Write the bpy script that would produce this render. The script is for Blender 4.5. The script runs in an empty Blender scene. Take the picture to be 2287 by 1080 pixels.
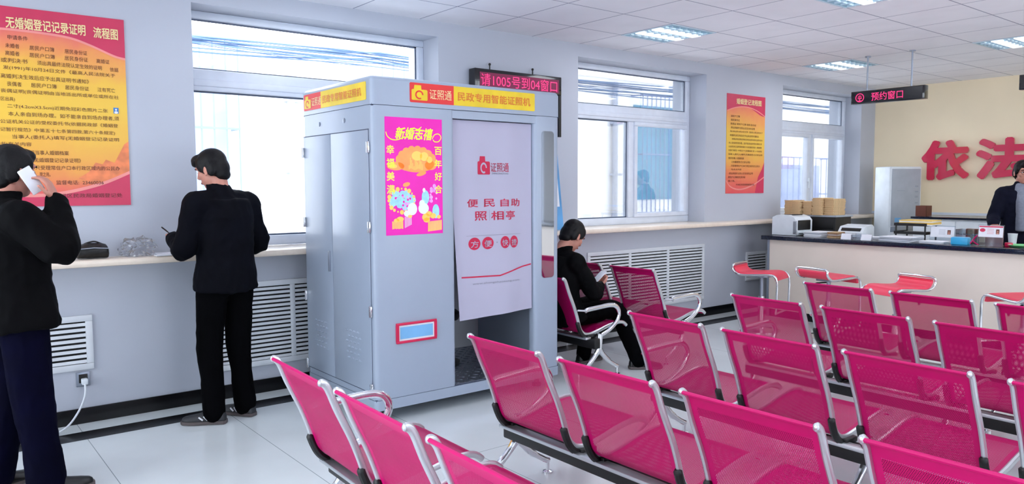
import bpy, bmesh, math, random
from mathutils import Vector, Matrix, Euler, noise
random.seed(7)
SC = bpy.context.scene
COL = SC.collection
PI = math.pi
R = math.radians

# ---------------------------------------------------------------- camera
cam_d = bpy.data.cameras.new('camera')
cam = bpy.data.objects.new('camera', cam_d)
COL.objects.link(cam)
cam_d.sensor_fit = 'HORIZONTAL'
cam_d.sensor_width = 36.0
cam_d.lens = 36.0 * 1707.4 / 2287.0
cam_d.clip_start = 0.05
YAW, PITCH, ROLL = 0.67036, -0.072594, -0.003761
fw = Vector((math.sin(YAW) * math.cos(PITCH), math.cos(YAW) * math.cos(PITCH), math.sin(PITCH)))
rt = Vector((math.cos(YAW), -math.sin(YAW), 0))
up = rt.cross(fw)
rt2 = math.cos(ROLL) * rt + math.sin(ROLL) * up
up2 = -math.sin(ROLL) * rt + math.cos(ROLL) * up
cam.matrix_world = Matrix(((rt2.x, up2.x, -fw.x, 0), (rt2.y, up2.y, -fw.y, 0), (rt2.z, up2.z, -fw.z, 1.5), (0, 0, 0, 1)))
SC.camera = cam

# ---------------------------------------------------------------- sky, exposure
W = bpy.data.worlds.new('overcast_sky')
SC.world = W
W.use_nodes = True
bg = W.node_tree.nodes['Background']
bg.inputs[0].default_value = (0.92, 0.955, 1.0, 1)
bg.inputs[1].default_value = 4.0
SC.view_settings.view_transform = 'Standard'
SC.view_settings.look = 'None'
SC.view_settings.gamma = 1.0
SC.view_settings.use_curve_mapping = False
SC.view_settings.exposure = 0.72
LAMP_W = 2.6           # watts of each ceiling fixture
LAMP_COL = (0.90, 0.93, 1.0)
SC.cycles.max_bounces = 10
SC.cycles.transparent_max_bounces = 24
SC.cycles.caustics_reflective = False
SC.cycles.caustics_refractive = False

D = 5.469        # window wall plane (y)
BX = 11.04       # yellow back wall plane (x)
CZ = 2.871       # ceiling height
X0, Y0 = -1.7, -3.6

# ---------------------------------------------------------------- materials
def lin(h):
    h = h.lstrip('#')
    o = []
    for i in (0, 2, 4):
        c = int(h[i:i + 2], 16) / 255.0
        o.append(c / 12.92 if c <= 0.04045 else ((c + 0.055) / 1.055) ** 2.4)
    return (o[0], o[1], o[2], 1.0)

def nd(nt, typ, **kw):
    n = nt.nodes.new(typ)
    for k, v in kw.items():
        setattr(n, k, v)
    return n

def mth(nt, op, a, b=None, c=None):
    n = nt.nodes.new('ShaderNodeMath')
    n.operation = op
    for i, v in enumerate((a, b, c)):
        if v is None:
            continue
        if isinstance(v, (int, float)):
            n.inputs[i].default_value = v
        else:
            nt.links.new(v, n.inputs[i])
    return n.outputs[0]

def mat(name, col, rough=0.5, metal=0.0, spec=0.5, emit=0.0, var=0.04, vscale=9.0, bump=0.0, bscale=60.0, coat=0.0, trans=0.0, alpha=1.0, basek=1.0):
    m = bpy.data.materials.new(name)
    m.use_nodes = True
    nt = m.node_tree
    b = nt.nodes['Principled BSDF']
    c = lin(col) if isinstance(col, str) else (tuple(col) + (1.0,))[:4]
    b.inputs['Roughness'].default_value = rough
    b.inputs['Metallic'].default_value = metal
    b.inputs['Specular IOR Level'].default_value = spec
    b.inputs['Coat Weight'].default_value = coat
    b.inputs['Alpha'].default_value = alpha
    b.inputs['Transmission Weight'].default_value = trans
    tc = nd(nt, 'ShaderNodeTexCoord')
    no = nd(nt, 'ShaderNodeTexNoise')
    no.inputs['Scale'].default_value = vscale
    nt.links.new(tc.outputs['Object'], no.inputs['Vector'])
    rp = nd(nt, 'ShaderNodeValToRGB')
    rp.color_ramp.elements[0].position = 0.3
    rp.color_ramp.elements[1].position = 0.7
    rp.color_ramp.elements[0].color = tuple(max(0, x * (1 - var)) for x in c[:3]) + (1,)
    rp.color_ramp.elements[1].color = tuple(min(1, x * (1 + var)) for x in c[:3]) + (1,)
    nt.links.new(no.outputs['Fac'], rp.inputs['Fac'])
    if basek == 1.0:
        nt.links.new(rp.outputs['Color'], b.inputs['Base Color'])
    else:
        b.inputs['Base Color'].default_value = tuple(x * basek for x in c[:3]) + (1,)
    if emit:
        nt.links.new(rp.outputs['Color'], b.inputs['Emission Color'])
        b.inputs['Emission Strength'].default_value = emit
    if bump:
        n2 = nd(nt, 'ShaderNodeTexNoise')
        n2.inputs['Scale'].default_value = bscale
        nt.links.new(tc.outputs['Object'], n2.inputs['Vector'])
        bp = nd(nt, 'ShaderNodeBump')
        bp.inputs['Strength'].default_value = bump
        bp.inputs['Distance'].default_value = 0.01
        nt.links.new(n2.outputs['Fac'], bp.inputs['Height'])
        nt.links.new(bp.outputs['Normal'], b.inputs['Normal'])
    return m

def mat_grid(name, col, line, px, py, ox, oy, wid, rough, spec=0.5, var=0.03):
    """surface ruled in a px by py grid of thin joints (object coordinates)"""
    m = mat(name, col, rough, spec=spec, var=var, vscale=3.0)
    nt = m.node_tree
    b = nt.nodes['Principled BSDF']
    src = b.inputs['Base Color'].links[0].from_socket
    tc = nd(nt, 'ShaderNodeTexCoord')
    sx = nd(nt, 'ShaderNodeSeparateXYZ')
    nt.links.new(tc.outputs['Object'], sx.inputs[0])
    ds = []
    for s, p, o in ((sx.outputs[0], px, ox), (sx.outputs[1], py, oy)):
        f = mth(nt, 'FRACT', mth(nt, 'DIVIDE', mth(nt, 'SUBTRACT', s, o - 100 * p), p))
        d = mth(nt, 'MULTIPLY', mth(nt, 'MINIMUM', f, mth(nt, 'SUBTRACT', 1.0, f)), p)
        ds.append(mth(nt, 'LESS_THAN', d, wid / 2))
    k = mth(nt, 'MAXIMUM', ds[0], ds[1])
    mx = nd(nt, 'ShaderNodeMix')
    mx.data_type = 'RGBA'
    nt.links.new(k, mx.inputs[0])
    nt.links.new(src, mx.inputs[6])
    mx.inputs[7].default_value = lin(line)
    nt.links.new(mx.outputs[2], b.inputs['Base Color'])
    return m

def mat_perf(name, col):
    """painted steel sheet with a hexagonal pattern of punched holes (uv in metres)"""
    m = mat(name, col, 0.42, spec=0.2, var=0.03)
    nt = m.node_tree
    b = nt.nodes['Principled BSDF']
    uv = nd(nt, 'ShaderNodeUVMap')
    uv.uv_map = 'UVMap'
    sp = nd(nt, 'ShaderNodeSeparateXYZ')
    nt.links.new(uv.outputs[0], sp.inputs[0])
    pit = 0.0062
    u = mth(nt, 'DIVIDE', sp.outputs[0], pit)
    v = mth(nt, 'DIVIDE', sp.outputs[1], pit * 1.732)
    dd = []
    for o in (0.0, 0.5):
        a = mth(nt, 'SUBTRACT', mth(nt, 'FRACT', mth(nt, 'ADD', u, o)), 0.5)
        c = mth(nt, 'MULTIPLY', mth(nt, 'SUBTRACT', mth(nt, 'FRACT', mth(nt, 'ADD', v, o)), 0.5), 1.732)
        dd.append(mth(nt, 'ADD', mth(nt, 'MULTIPLY', a, a), mth(nt, 'MULTIPLY', c, c)))
    hole = mth(nt, 'LESS_THAN', mth(nt, 'MINIMUM', dd[0], dd[1]), 0.29 ** 2)
    for s, lo, hi in ((sp.outputs[0], 0.045, 0.470), (sp.outputs[1], 0.07, 1.10)):
        hole = mth(nt, 'MULTIPLY', hole, mth(nt, 'MULTIPLY', mth(nt, 'GREATER_THAN', s, lo), mth(nt, 'LESS_THAN', s, hi)))
    tr = nd(nt, 'ShaderNodeBsdfTransparent')
    mx = nd(nt, 'ShaderNodeMixShader')
    nt.links.new(hole, mx.inputs[0])
    nt.links.new(b.outputs[0], mx.inputs[1])
    nt.links.new(tr.outputs[0], mx.inputs[2])
    nt.links.new(mx.outputs[0], nt.nodes['Material Output'].inputs[0])
    return m

def mat_glass(name, tint=(0.96, 0.98, 1.0), refl=0.06, rough=0.02, cov=0.0):
    m = bpy.data.materials.new(name)
    m.use_nodes = True
    nt = m.node_tree
    nt.nodes.remove(nt.nodes['Principled BSDF'])
    tr = nd(nt, 'ShaderNodeBsdfTransparent')
    tr.inputs[0].default_value = tint + (1,)
    gl = nd(nt, 'ShaderNodeBsdfGlossy')
    gl.inputs['Roughness'].default_value = rough
    fr = nd(nt, 'ShaderNodeFresnel')
    fr.inputs[0].default_value = 1.45
    f = mth(nt, 'ADD', mth(nt, 'MULTIPLY', fr.outputs[0], 0.8), cov)
    mx = nd(nt, 'ShaderNodeMixShader')
    nt.links.new(f, mx.inputs[0])
    nt.links.new(tr.outputs[0], mx.inputs[1])
    nt.links.new(gl.outputs[0], mx.inputs[2])
    nt.links.new(mx.outputs[0], nt.nodes['Material Output'].inputs[0])
    return m

def mat_print(name, stops, zlo, zhi, rough=0.35):
    """printed sheet: colours run along height, wobbling with a soft noise"""
    m = mat(name, '#ffffff', rough)
    nt = m.node_tree
    b = nt.nodes['Principled BSDF']
    tc = nd(nt, 'ShaderNodeTexCoord')
    sp = nd(nt, 'ShaderNodeSeparateXYZ')
    nt.links.new(tc.outputs['Object'], sp.inputs[0])
    no = nd(nt, 'ShaderNodeTexNoise')
    no.inputs['Scale'].default_value = 3.2
    no.inputs['Detail'].default_value = 4
    nt.links.new(tc.outputs['Object'], no.inputs['Vector'])
    t = mth(nt, 'DIVIDE', mth(nt, 'SUBTRACT', sp.outputs[2], zlo), zhi - zlo)
    t = mth(nt, 'ADD', t, mth(nt, 'MULTIPLY', mth(nt, 'SUBTRACT', no.outputs['Fac'], 0.5), 0.28))
    rp = nd(nt, 'ShaderNodeValToRGB')
    e = rp.color_ramp.elements
    e[0].position, e[0].color = stops[0][0], lin(stops[0][1])
    e[1].position, e[1].color = stops[-1][0], lin(stops[-1][1])
    for p, c in stops[1:-1]:
        k = e.new(p)
        k.color = lin(c)
    nt.links.new(t, rp.inputs[0])
    nt.links.new(rp.outputs[0], b.inputs['Base Color'])
    return m

M = {}
M['wall'] = mat('wall_paint', '#bcc1cd', 0.6, var=0.015, vscale=2.0, bump=0.02, bscale=40)
M['yellow'] = mat('cream_yellow_paint', '#fdeccb', 0.6, var=0.02, vscale=2.0)
M['ceil'] = mat_grid('ceiling_tile', '#f6f6fb', '#9a9cb0', 0.6, 0.6, 2.78, 4.925, 0.010, 0.75)
M['floor'] = mat_grid('polished_floor_tile', '#dbe2e4', '#8d979c', 0.83, 1.66, 0.79, 5.095, 0.004, 0.14, spec=0.5)
M['black_stone'] = mat('black_stone', '#07080c', 0.22, spec=0.3, var=0.3, vscale=60)
M['sill'] = mat('cream_stone_sill', '#efe0cf', 0.25, var=0.03, vscale=25)
M['pvc'] = mat('white_window_plastic', '#dfe6f2', 0.3)
M['gasket'] = mat('dark_gasket', '#5a6478', 0.5)
M['glass'] = mat_glass('window_glass')
M['acrylic'] = mat_glass('clear_acrylic', (0.90, 0.93, 0.96), cov=0.08, rough=0.05)
M['bag'] = mat_glass('clear_plastic_film', (0.965, 0.97, 0.985), cov=0.05, rough=0.2)
M['grille'] = mat('white_radiator_grille', '#dfe4ea', 0.4)
M['dark'] = mat('dark_void', '#06070a', 0.8)
M['booth'] = mat('pale_blue_white_booth_steel', '#9eaabc', 0.32, var=0.01, coat=0.1)
M['booth_in'] = mat('booth_inner_grey', '#dadde6', 0.5)
M['seam'] = mat('seam_shadow_gap', '#3f475c', 0.7)
M['chrome'] = mat('polished_chrome', '#e4e6ea', 0.12, metal=1.0, var=0.01)
M['alu'] = mat('brushed_aluminium', '#d2d6da', 0.3, metal=0.9, var=0.02)
M['steel'] = mat('grey_steel', '#9aa2b0', 0.35, metal=0.7)
M['perf'] = mat_perf('magenta_perforated_steel', '#be0862')
M['pink'] = mat('magenta_painted_steel', '#be0862', 0.4, spec=0.25)
M['blackpl'] = mat('black_plastic', '#08080a', 0.45)
M['blackgl'] = mat('black_gloss_paint', '#0d0e13', 0.15, coat=0.5)
M['stool'] = mat('coral_red_leatherette', '#ef3f5c', 0.42, var=0.03)
M['counter'] = mat('beige_counter_panel', '#e6d9cc', 0.45, var=0.02, vscale=4)
M['granite'] = mat('dark_blue_granite', '#141c30', 0.08, var=0.5, vscale=180)
M['paper'] = mat('white_paper', '#eef0f6', 0.7)
M['paper_red'] = mat('red_print', '#d8365a', 0.6)
M['ink'] = mat('brown_ink', '#5a2a22', 0.6)
M['gold'] = mat('pale_gold_lettering', '#f3dca0', 0.4)
M['swoosh'] = mat('pink_ribbon_print', '#f2938c', 0.4)
M['red_print'] = mat('crimson_print', '#cf2f58', 0.4)
M['rockprint'] = mat('orange_rock_print', '#e67f4c', 0.4, var=0.25, vscale=14)
M['bluep'] = mat('blue_print', '#3d7fc4', 0.5)
M['redlet'] = mat('red_painted_letter', '#d81f4e', 0.2, coat=1.0)
M['led'] = mat('lit_led_red', (1.0, 0.035, 0.20), 0.5, emit=0.85, basek=0.2)
M['leddim'] = mat('led_matrix_panel', (0.10, 0.0, 0.03), 0.4, emit=0.6)
M['kraft'] = mat('kraft_paper', '#dcbc90', 0.75, var=0.12, vscale=30)
M['yellowfolder'] = mat('yellow_folder', '#e8c46a', 0.6)
M['whitepl'] = mat('white_plastic', '#e3eaf0', 0.35)
M['greypl'] = mat('grey_plastic', '#a9b0ba', 0.4)
M['bluepl'] = mat('cyan_blue_plastic', '#3fb2e6', 0.35)
M['greenpl'] = mat('pale_green_plastic', '#7fd08a', 0.4)
M['brown'] = mat('brown_card', '#6f3c2c', 0.6)
M['skin'] = mat('skin', '#c98a78', 0.5, var=0.06, vscale=20)
M['skin_dk'] = mat('lips', '#a55a55', 0.5)
M['hair'] = mat('black_hair', '#050407', 0.5, spec=0.25, var=0.3, vscale=120, bump=0.15, bscale=150)
M['jacket'] = mat('black_jacket_cloth', '#040406', 0.75, spec=0.08, var=0.25, vscale=6, bump=0.25, bscale=18)
M['jacket2'] = mat('navy_black_jacket_cloth', '#06070f', 0.75, spec=0.08, var=0.25, vscale=6, bump=0.25, bscale=18)
M['trouser'] = mat('black_trouser_cloth', '#030305', 0.85, spec=0.05, var=0.2, vscale=8, bump=0.2, bscale=20)
M['jeans'] = mat('dark_navy_denim', '#040418', 0.85, spec=0.05, var=0.3, vscale=7, bump=0.2, bscale=25)
M['navy'] = mat('dark_navy_wool', '#0c0e20', 0.85, spec=0.15, var=0.15, vscale=9)
M['greyknit'] = mat('grey_knit', '#7d8292', 0.85, var=0.1, vscale=40)
M['shoe'] = mat('grey_black_shoe', '#2b2c30', 0.5, var=0.3, vscale=25)
M['shoeblk'] = mat('black_leather_shoe', '#0a0a0c', 0.3)
M['sole'] = mat('shoe_sole', '#5b5252', 0.7)
M['mirror'] = mat('mirror_silver', '#d8dde4', 0.03, metal=1.0, var=0.0)
M['curtain'] = mat('pale_lilac_curtain_cloth', '#b3b1c6', 0.75, var=0.02, vscale=3)
M['curred'] = mat('curtain_red_print', '#c41f48', 0.7)
M['sgrey'] = mat('grey_print', '#8a8a98', 0.7)
M['banred'] = mat('red_banner_print', '#e02a2a', 0.45)
M['banyel'] = mat('yellow_banner_print', '#e8c818', 0.45, var=0.08)
M['banora'] = mat('orange_banner_print', '#d8701a', 0.45)
M['lightpink'] = mat('backlit_magenta_film', (1.0, 0.02, 0.56), 0.3, emit=0.44, basek=0.22, spec=0.2, var=0.15, vscale=6)
M['lightyel'] = mat('backlit_yellow_film', (0.72, 1.0, 0.02), 0.3, emit=0.5, basek=0.3)
M['lightora'] = mat('backlit_orange_film', (1.0, 0.32, 0.07), 0.3, emit=0.5, basek=0.3, var=0.2, vscale=12)
M['lightora2'] = mat('backlit_gold_film', (1.0, 0.58, 0.10), 0.3, emit=0.5, basek=0.3, var=0.1)
M['lightblu'] = mat('backlit_blue_film', (0.30, 0.66, 1.0), 0.3, emit=0.5, basek=0.3, var=0.2, vscale=40)
M['lightwht'] = mat('backlit_white_film', (0.72, 0.86, 1.0), 0.3, emit=0.5, basek=0.3)
M['lightlil'] = mat('backlit_lilac_film', (0.75, 0.35, 1.0), 0.3, emit=0.5, basek=0.3)
M['traypane'] = mat('sky_blue_window', '#7db8e8', 0.2)
M['trayframe'] = mat('crimson_frame', '#cf1a4c', 0.35)
M['plate'] = mat('diamond_tread_plate', '#8e96a4', 0.25, metal=0.8, var=0.1)
M['tube'] = mat('fluorescent_tube', (0.70, 0.88, 0.95), 0.4, emit=0.25)
M['band'] = mat('lit_diffuser_band', (0.93, 0.97, 1.0), 0.4, emit=0.55)
M['louvre'] = mat('light_fixture_reflector', '#cfe2ee', 0.3, metal=0.2)
M['louvred'] = mat('light_fixture_cell', '#8fc2d6', 0.4)
M['outwall'] = mat('white_rendered_facade', '#f0f0f2', 0.8, var=0.03, vscale=1.2)
M['outpipe'] = mat('grey_drainpipe', '#aab0c0', 0.6)
M['outbrick'] = mat('pale_brown_reveal', '#d8c2ae', 0.8)
M['outglass'] = mat('blue_grey_shop_glass', '#5b97b4', 0.2, var=0.2, vscale=1.2)
M['outglass2'] = mat('lilac_grey_window', '#9ca8cc', 0.3, var=0.2, vscale=1.5)
M['outbar'] = mat('blue_grey_iron', '#8392b8', 0.6)
M['cable'] = mat('grey_blue_cable_sheath', '#587498', 0.6)
M['ground'] = mat('pale_concrete_yard', '#dcdcdc', 0.9)
M['phone'] = mat('white_phone', '#e9ebf2', 0.25)
M['banner'] = mat('sky_blue_banner_print', '#5fa3da', 0.5, var=0.25, vscale=3)

# ---------------------------------------------------------------- mesh helpers
_gl = {}
def glyphs(body, ext=0.0):
    k = (body, ext)
    if k not in _gl:
        c = bpy.data.curves.new('lettering_curve', 'FONT')
        c.body = body
        c.resolution_u = 3
        c.extrude = ext
        o = bpy.data.objects.new('lettering_curve', c)
        COL.objects.link(o)
        dg = bpy.context.evaluated_depsgraph_get()
        dg.update()
        me = bpy.data.meshes.new_from_object(o.evaluated_get(dg))
        vs = [v.co.copy() for v in me.vertices]
        fs = [tuple(p.vertices) for p in me.polygons]
        bpy.data.objects.remove(o)
        bpy.data.curves.remove(c)
        bpy.data.meshes.remove(me)
        _gl[k] = (vs, fs)
    return _gl[k]

def catmull(P, n=6):
    P = [Vector(p) for p in P]
    out = []
    for i in range(len(P) - 1):
        a, b, c, d = P[max(i - 1, 0)], P[i], P[i + 1], P[min(i + 2, len(P) - 1)]
        for k in range(n):
            t = k / n
            out.append(0.5 * ((2 * b) + (c - a) * t + (2 * a - 5 * b + 4 * c - d) * t * t + (3 * b - a - 3 * c + d) * t ** 3))
    out.append(P[-1])
    return out

def worldloc(o):
    v = Vector((0, 0, 0))
    while o is not None:
        v = v + o.location
        o = o.parent
    return v

class MB:
    def __init__(s):
        s.bm = bmesh.new()
        s.mi = 0
    def _f(s, vs):
        try:
            f = s.bm.faces.new(vs)
            f.material_index = s.mi
            return f
        except ValueError:
            return None
    def box(s, x0, x1, y0, y1, z0, z1, bev=0.0, seg=2, rot=None, piv=None, vert=False):
        r = bmesh.ops.create_cube(s.bm, size=1.0)
        vs = r['verts']
        c = Vector(((x0 + x1) / 2, (y0 + y1) / 2, (z0 + z1) / 2))
        d = (abs(x1 - x0), abs(y1 - y0), abs(z1 - z0))
        for v in vs:
            v.co = Vector((v.co.x * d[0], v.co.y * d[1], v.co.z * d[2])) + c
        fs = set(f for v in vs for f in v.link_faces)
        if bev:
            es = set(e for v in vs for e in v.link_edges)
            if vert:
                es = set(e for e in es if abs(e.verts[0].co.z - e.verts[1].co.z) > .5 * d[2])
            rr = bmesh.ops.bevel(s.bm, geom=list(es), offset=min(bev, min(d) * 0.49), segments=seg, affect='EDGES', profile=0.5)
            fs = set(rr['faces']) | set(f for f in fs if f.is_valid)
            vs = list(set(v for f in fs for v in f.verts))
        for f in fs:
            f.material_index = s.mi
        if rot is not None:
            p = Vector(piv) if piv is not None else c
            for v in vs:
                v.co = rot @ (v.co - p) + p
        return vs
    def tube(s, pts, r, seg=10, closed=False, flat=1.0, upv=None):
        """sweep of a round (or flattened) section along points"""
        P = [Vector(p) for p in pts]
        n = len(P)
        rs = r if isinstance(r, (list, tuple)) else [r] * n
        T = []
        for i in range(n):
            a = P[i - 1] if (i > 0 or closed) else P[i]
            b = P[(i + 1) % n] if (i < n - 1 or closed) else P[i]
            t = (b - a)
            T.append(t.normalized() if t.length > 1e-9 else Vector((0, 0, 1)))
        u = Vector(upv) if upv is not None else (Vector((0, 0, 1)) if abs(T[0].z) < 0.9 else Vector((1, 0, 0)))
        rings = []
        for i in range(n):
            if upv is None:
                u = (u - T[i] * u.dot(T[i]))
            else:
                u = Vector(upv) - T[i] * Vector(upv).dot(T[i])
            if u.length < 1e-6:
                u = Vector((1, 0, 0))
            u.normalize()
            w = T[i].cross(u)
            ring = []
            for k in range(seg):
                a = 2 * PI * k / seg
                ring.append(s.bm.verts.new(P[i] + (u * math.cos(a) * flat + w * math.sin(a)) * rs[i]))
            rings.append(ring)
        m = n if closed else n - 1
        for i in range(m):
            A, B = rings[i], rings[(i + 1) % n]
            for k in range(seg):
                s._f((A[k], A[(k + 1) % seg], B[(k + 1) % seg], B[k]))
        if not closed:
            s._f(list(reversed(rings[0])))
            s._f(rings[-1])
    def loft(s, rings):
        """rings: lists of points, equal length, capped"""
        V = [[s.bm.verts.new(p) for p in ring] for ring in rings]
        n = len(V[0])
        for a, b in zip(V, V[1:]):
            for k in range(n):
                s._f((a[k], a[(k + 1) % n], b[(k + 1) % n], b[k]))
        s._f(list(reversed(V[0])))
        s._f(V[-1])
    def lathe(s, prof, c=(0, 0, 0), seg=24, axis=None):
        c = Vector(c)
        q = Vector((0, 0, 1)).rotation_difference(Vector(axis).normalized()) if axis is not None else None
        rings = []
        for r, z in prof:
            ring = []
            for k in range(seg):
                p = Vector((r * math.cos(2 * PI * k / seg), r * math.sin(2 * PI * k / seg), z))
                if q:
                    p = q @ p
                ring.append(p + c)
            rings.append(ring)
        s.loft(rings)
    def ell(s, c, rad, rot=None, u=20, v=12):
        r = bmesh.ops.create_uvsphere(s.bm, u_segments=u, v_segments=v, radius=1.0)
        for vv in r['verts']:
            p = Vector((vv.co.x * rad[0], vv.co.y * rad[1], vv.co.z * rad[2]))
            if rot is not None:
                p = rot @ p
            vv.co = p + Vector(c)
        for f in set(f for vv in r['verts'] for f in vv.link_faces):
            f.material_index = s.mi
    def prism(s, poly, o, xd, yd, depth):
        """polygon (2-d) placed at o along xd, yd; thickness behind it"""
        o, xd, yd = Vector(o), Vector(xd), Vector(yd)
        n = xd.cross(yd).normalized()
        A = [s.bm.verts.new(o + xd * p[0] + yd * p[1]) for p in poly]
        s._f(A)
        if depth:
            B = [s.bm.verts.new(o + xd * p[0] + yd * p[1] - n * depth) for p in poly]
            s._f(list(reversed(B)))
            k = len(A)
            for i in range(k):
                s._f((A[i], B[i], B[(i + 1) % k], A[(i + 1) % k]))
    def disc(s, c, r, xd, yd, depth=0.0, seg=20, ry=None, rot=0.0):
        ry = ry or r
        poly = []
        for k in range(seg):
            a = 2 * PI * k / seg
            x, y = r * math.cos(a), ry * math.sin(a)
            poly.append((x * math.cos(rot) - y * math.sin(rot), x * math.sin(rot) + y * math.cos(rot)))
        s.prism(poly, c, xd, yd, depth)
    def text(s, body, o, xd, yd, w=None, h=None, size=None, bold=0.0, ext=0.0, shear=0.0):
        """lettering: lower-left corner at o, fitted to width/height or set at a type size"""
        vs, fs = glyphs(body, ext)
        if not vs:
            return
        x0 = min(v.x for v in vs); x1 = max(v.x for v in vs)
        y0 = min(v.y for v in vs); y1 = max(v.y for v in vs)
        z0 = min(v.z for v in vs)
        if size is not None:
            sx = sy = size
            y0 = -0.12
            if w is not None:
                sx = w / max(x1 - x0, 1e-6)
        else:
            sx = w / (x1 - x0) if w else None
            sy = h / (y1 - y0) if h else None
            sx = sx or sy
            sy = sy or sx
        o, xd, yd = Vector(o), Vector(xd), Vector(yd)
        n = xd.cross(yd).normalized()
        q = bold * .7
        offs = [(0, 0)] if not bold else ([(-q, 0), (q, 0), (0, -q), (0, q)] if bold < .04 else [(bold * math.cos(k * PI / 5), bold * math.sin(k * PI / 5)) for k in range(10)] + [(0, 0)])
        for ii, (dx, dy) in enumerate(offs):
            vv = []
            for v in vs:
                Y = (v.y - y0 + dy) * sy
                vv.append(s.bm.verts.new(o + xd * ((v.x - x0 + dx) * sx + Y * shear) + yd * Y + n * ((v.z - z0) * sy + ii * 4e-5)))
            for f in fs:
                s._f([vv[i] for i in f])
    def build(s, name, m, parent=None, smooth=True, angle=38, recalc=True):
        if recalc:
            bmesh.ops.recalc_face_normals(s.bm, faces=s.bm.faces[:])
        me = bpy.data.meshes.new(name)
        s.bm.to_mesh(me)
        s.bm.free()
        if parent is not None:
            me.transform(Matrix.Translation(-worldloc(parent)))
        for mm in (m if isinstance(m, (list, tuple)) else [m]):
            me.materials.append(M[mm] if isinstance(mm, str) else mm)
        if smooth:
            me.polygons.foreach_set('use_smooth', [True] * len(me.polygons))
            me.set_sharp_from_angle(angle=R(angle))
        o = bpy.data.objects.new(name, me)
        COL.objects.link(o)
        if parent is not None:
            o.parent = parent
        return o

def tag(o, label=None, cat=None, group=None, kind=None):
    if label: o['label'] = label
    if cat: o['category'] = cat
    if group: o['group'] = group
    if kind: o['kind'] = kind
    return o

def thing(name, loc, label, cat, group=None):
    o = bpy.data.objects.new(name, None)
    o.empty_display_size = 0.1
    COL.objects.link(o)
    o.location = loc
    return tag(o, label, cat, group)

def copy_tree(o, parent=None):
    c = o.copy()
    COL.objects.link(c)
    if parent is not None:
        c.parent = parent
    for ch in list(o.children):
        copy_tree(ch, c)
    return c

def onebox(name, m, dims, label=None, cat=None, group=None, kind=None, parent=None, bev=0.0):
    b = MB()
    b.box(*dims, bev=bev)
    o = b.build(name, m, parent)
    return tag(o, label, cat, group, kind)

XW, ZW = Vector((1, 0, 0)), Vector((0, 0, 1))       # on surfaces facing -y
XK, ZK = Vector((0, -1, 0)), Vector((0, 0, 1))      # on surfaces facing -x

# ================================================================ the setting
def struct(o):
    o['kind'] = 'structure'
    return o

struct(onebox('floor', 'floor', (X0 - .3, BX + .3, Y0 - .3, D + .48, -0.12, 0.0)))
struct(onebox('ceiling', 'ceil', (X0 - .3, BX + .3, Y0 - .3, D + .48, CZ, CZ + 0.12)))
WINS = [(1.577, 3.557, 1.060), (5.160, 7.141, 1.085), (8.670, 10.640, 1.085)]
WT = 2.748
b = MB()
xs = X0 - .3
for (a, c, sz) in WINS:
    b.box(xs, a, D, D + .48, 0, CZ)
    b.box(a, c, D, D + .48, 0, sz - 0.03)
    b.box(a, c, D, D + .48, WT, CZ)
    xs = c
b.box(xs, BX + .3, D, D + .48, 0, CZ)
struct(b.build('wall_left', 'wall', smooth=False))
struct(onebox('wall_back', 'yellow', (BX, BX + .3, Y0 - .3, D, 0, CZ)))
FILL_FRONT = [(-3.4, -1.3), (-1.1, 1.0), (1.2, 3.2), (3.4, 5.1)]     # unseen glazing behind the camera, added to even out the light
b = MB()
ys = Y0 - .3
for (a, c) in FILL_FRONT:
    b.box(X0 - .3, X0, ys, a, 0, CZ)
    b.box(X0 - .3, X0, a, c, 0, .10)
    b.box(X0 - .3, X0, a, c, 2.78, CZ)
    ys = c
b.box(X0 - .3, X0, ys, D, 0, CZ)
struct(b.build('wall_front', 'wall', smooth=False))
for k, (a, c) in enumerate(FILL_FRONT):
    root = thing('window_%d' % (k + 7), (X0 - .2, (a + c) / 2, .1), None, None)  # added window, lets sky light in from the left
    root['kind'] = 'structure'
    b = MB()
    for q in ((a, c, .10, .17), (a, c, 2.71, 2.78), (a, a + .06, .17, 2.71), (c - .06, c, .17, 2.71), ((a + c) / 2 - .04, (a + c) / 2 + .04, .17, 2.71)):
        b.box(X0 - .24, X0 - .16, q[0], q[1], q[2], q[3], .006)
    b.build('window_frame', 'pvc', root)
    b = MB()
    b.box(X0 - .205, X0 - .199, a + .05, c - .05, .15, 2.74)
    b.build('pane', 'glass', root, smooth=False)
FILL_RIGHT = [(1.4, 3.8), (5.2, 7.6), (8.4, 10.4)]        # unseen window openings in the opposite wall, added for fill light
b = MB()
xs = X0
for (a, c) in FILL_RIGHT:
    b.box(xs, a, Y0 - .3, Y0, 0, CZ)
    b.box(a, c, Y0 - .3, Y0, 0, .35)
    b.box(a, c, Y0 - .3, Y0, 2.72, CZ)
    xs = c
b.box(xs, BX, Y0 - .3, Y0, 0, CZ)
struct(b.build('wall_right', 'wall', smooth=False))
for k, (a, c) in enumerate(FILL_RIGHT):
    root = thing('window_%d' % (k + 4), ((a + c) / 2, Y0 - .2, .35), None, None)  # added window, brightens the room from the right
    root['kind'] = 'structure'
    b = MB()
    for q in ((a, c, .35, .42), (a, c, 2.65, 2.72), (a, a + .06, .42, 2.65), (c - .06, c, .42, 2.65), ((a + c) / 2 - .04, (a + c) / 2 + .04, .42, 2.65), (a + .06, c - .06, 2.15, 2.23)):
        b.box(q[0], q[1], Y0 - .24, Y0 - .16, q[2], q[3], .006)
    b.build('window_frame', 'pvc', root)
    b = MB()
    b.box(a + .05, c - .05, Y0 - .205, Y0 - .199, .40, 2.68)
    b.build('pane', 'glass', root, smooth=False)
struct(onebox('baseboard_left', 'black_stone', (X0, 8.3, D - 0.012, D + .001, 0, 0.098)))
struct(onebox('trim_1', 'black_stone', (X0, 8.6, 5.095, 5.27, -0.01, 0.0008)))
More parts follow.
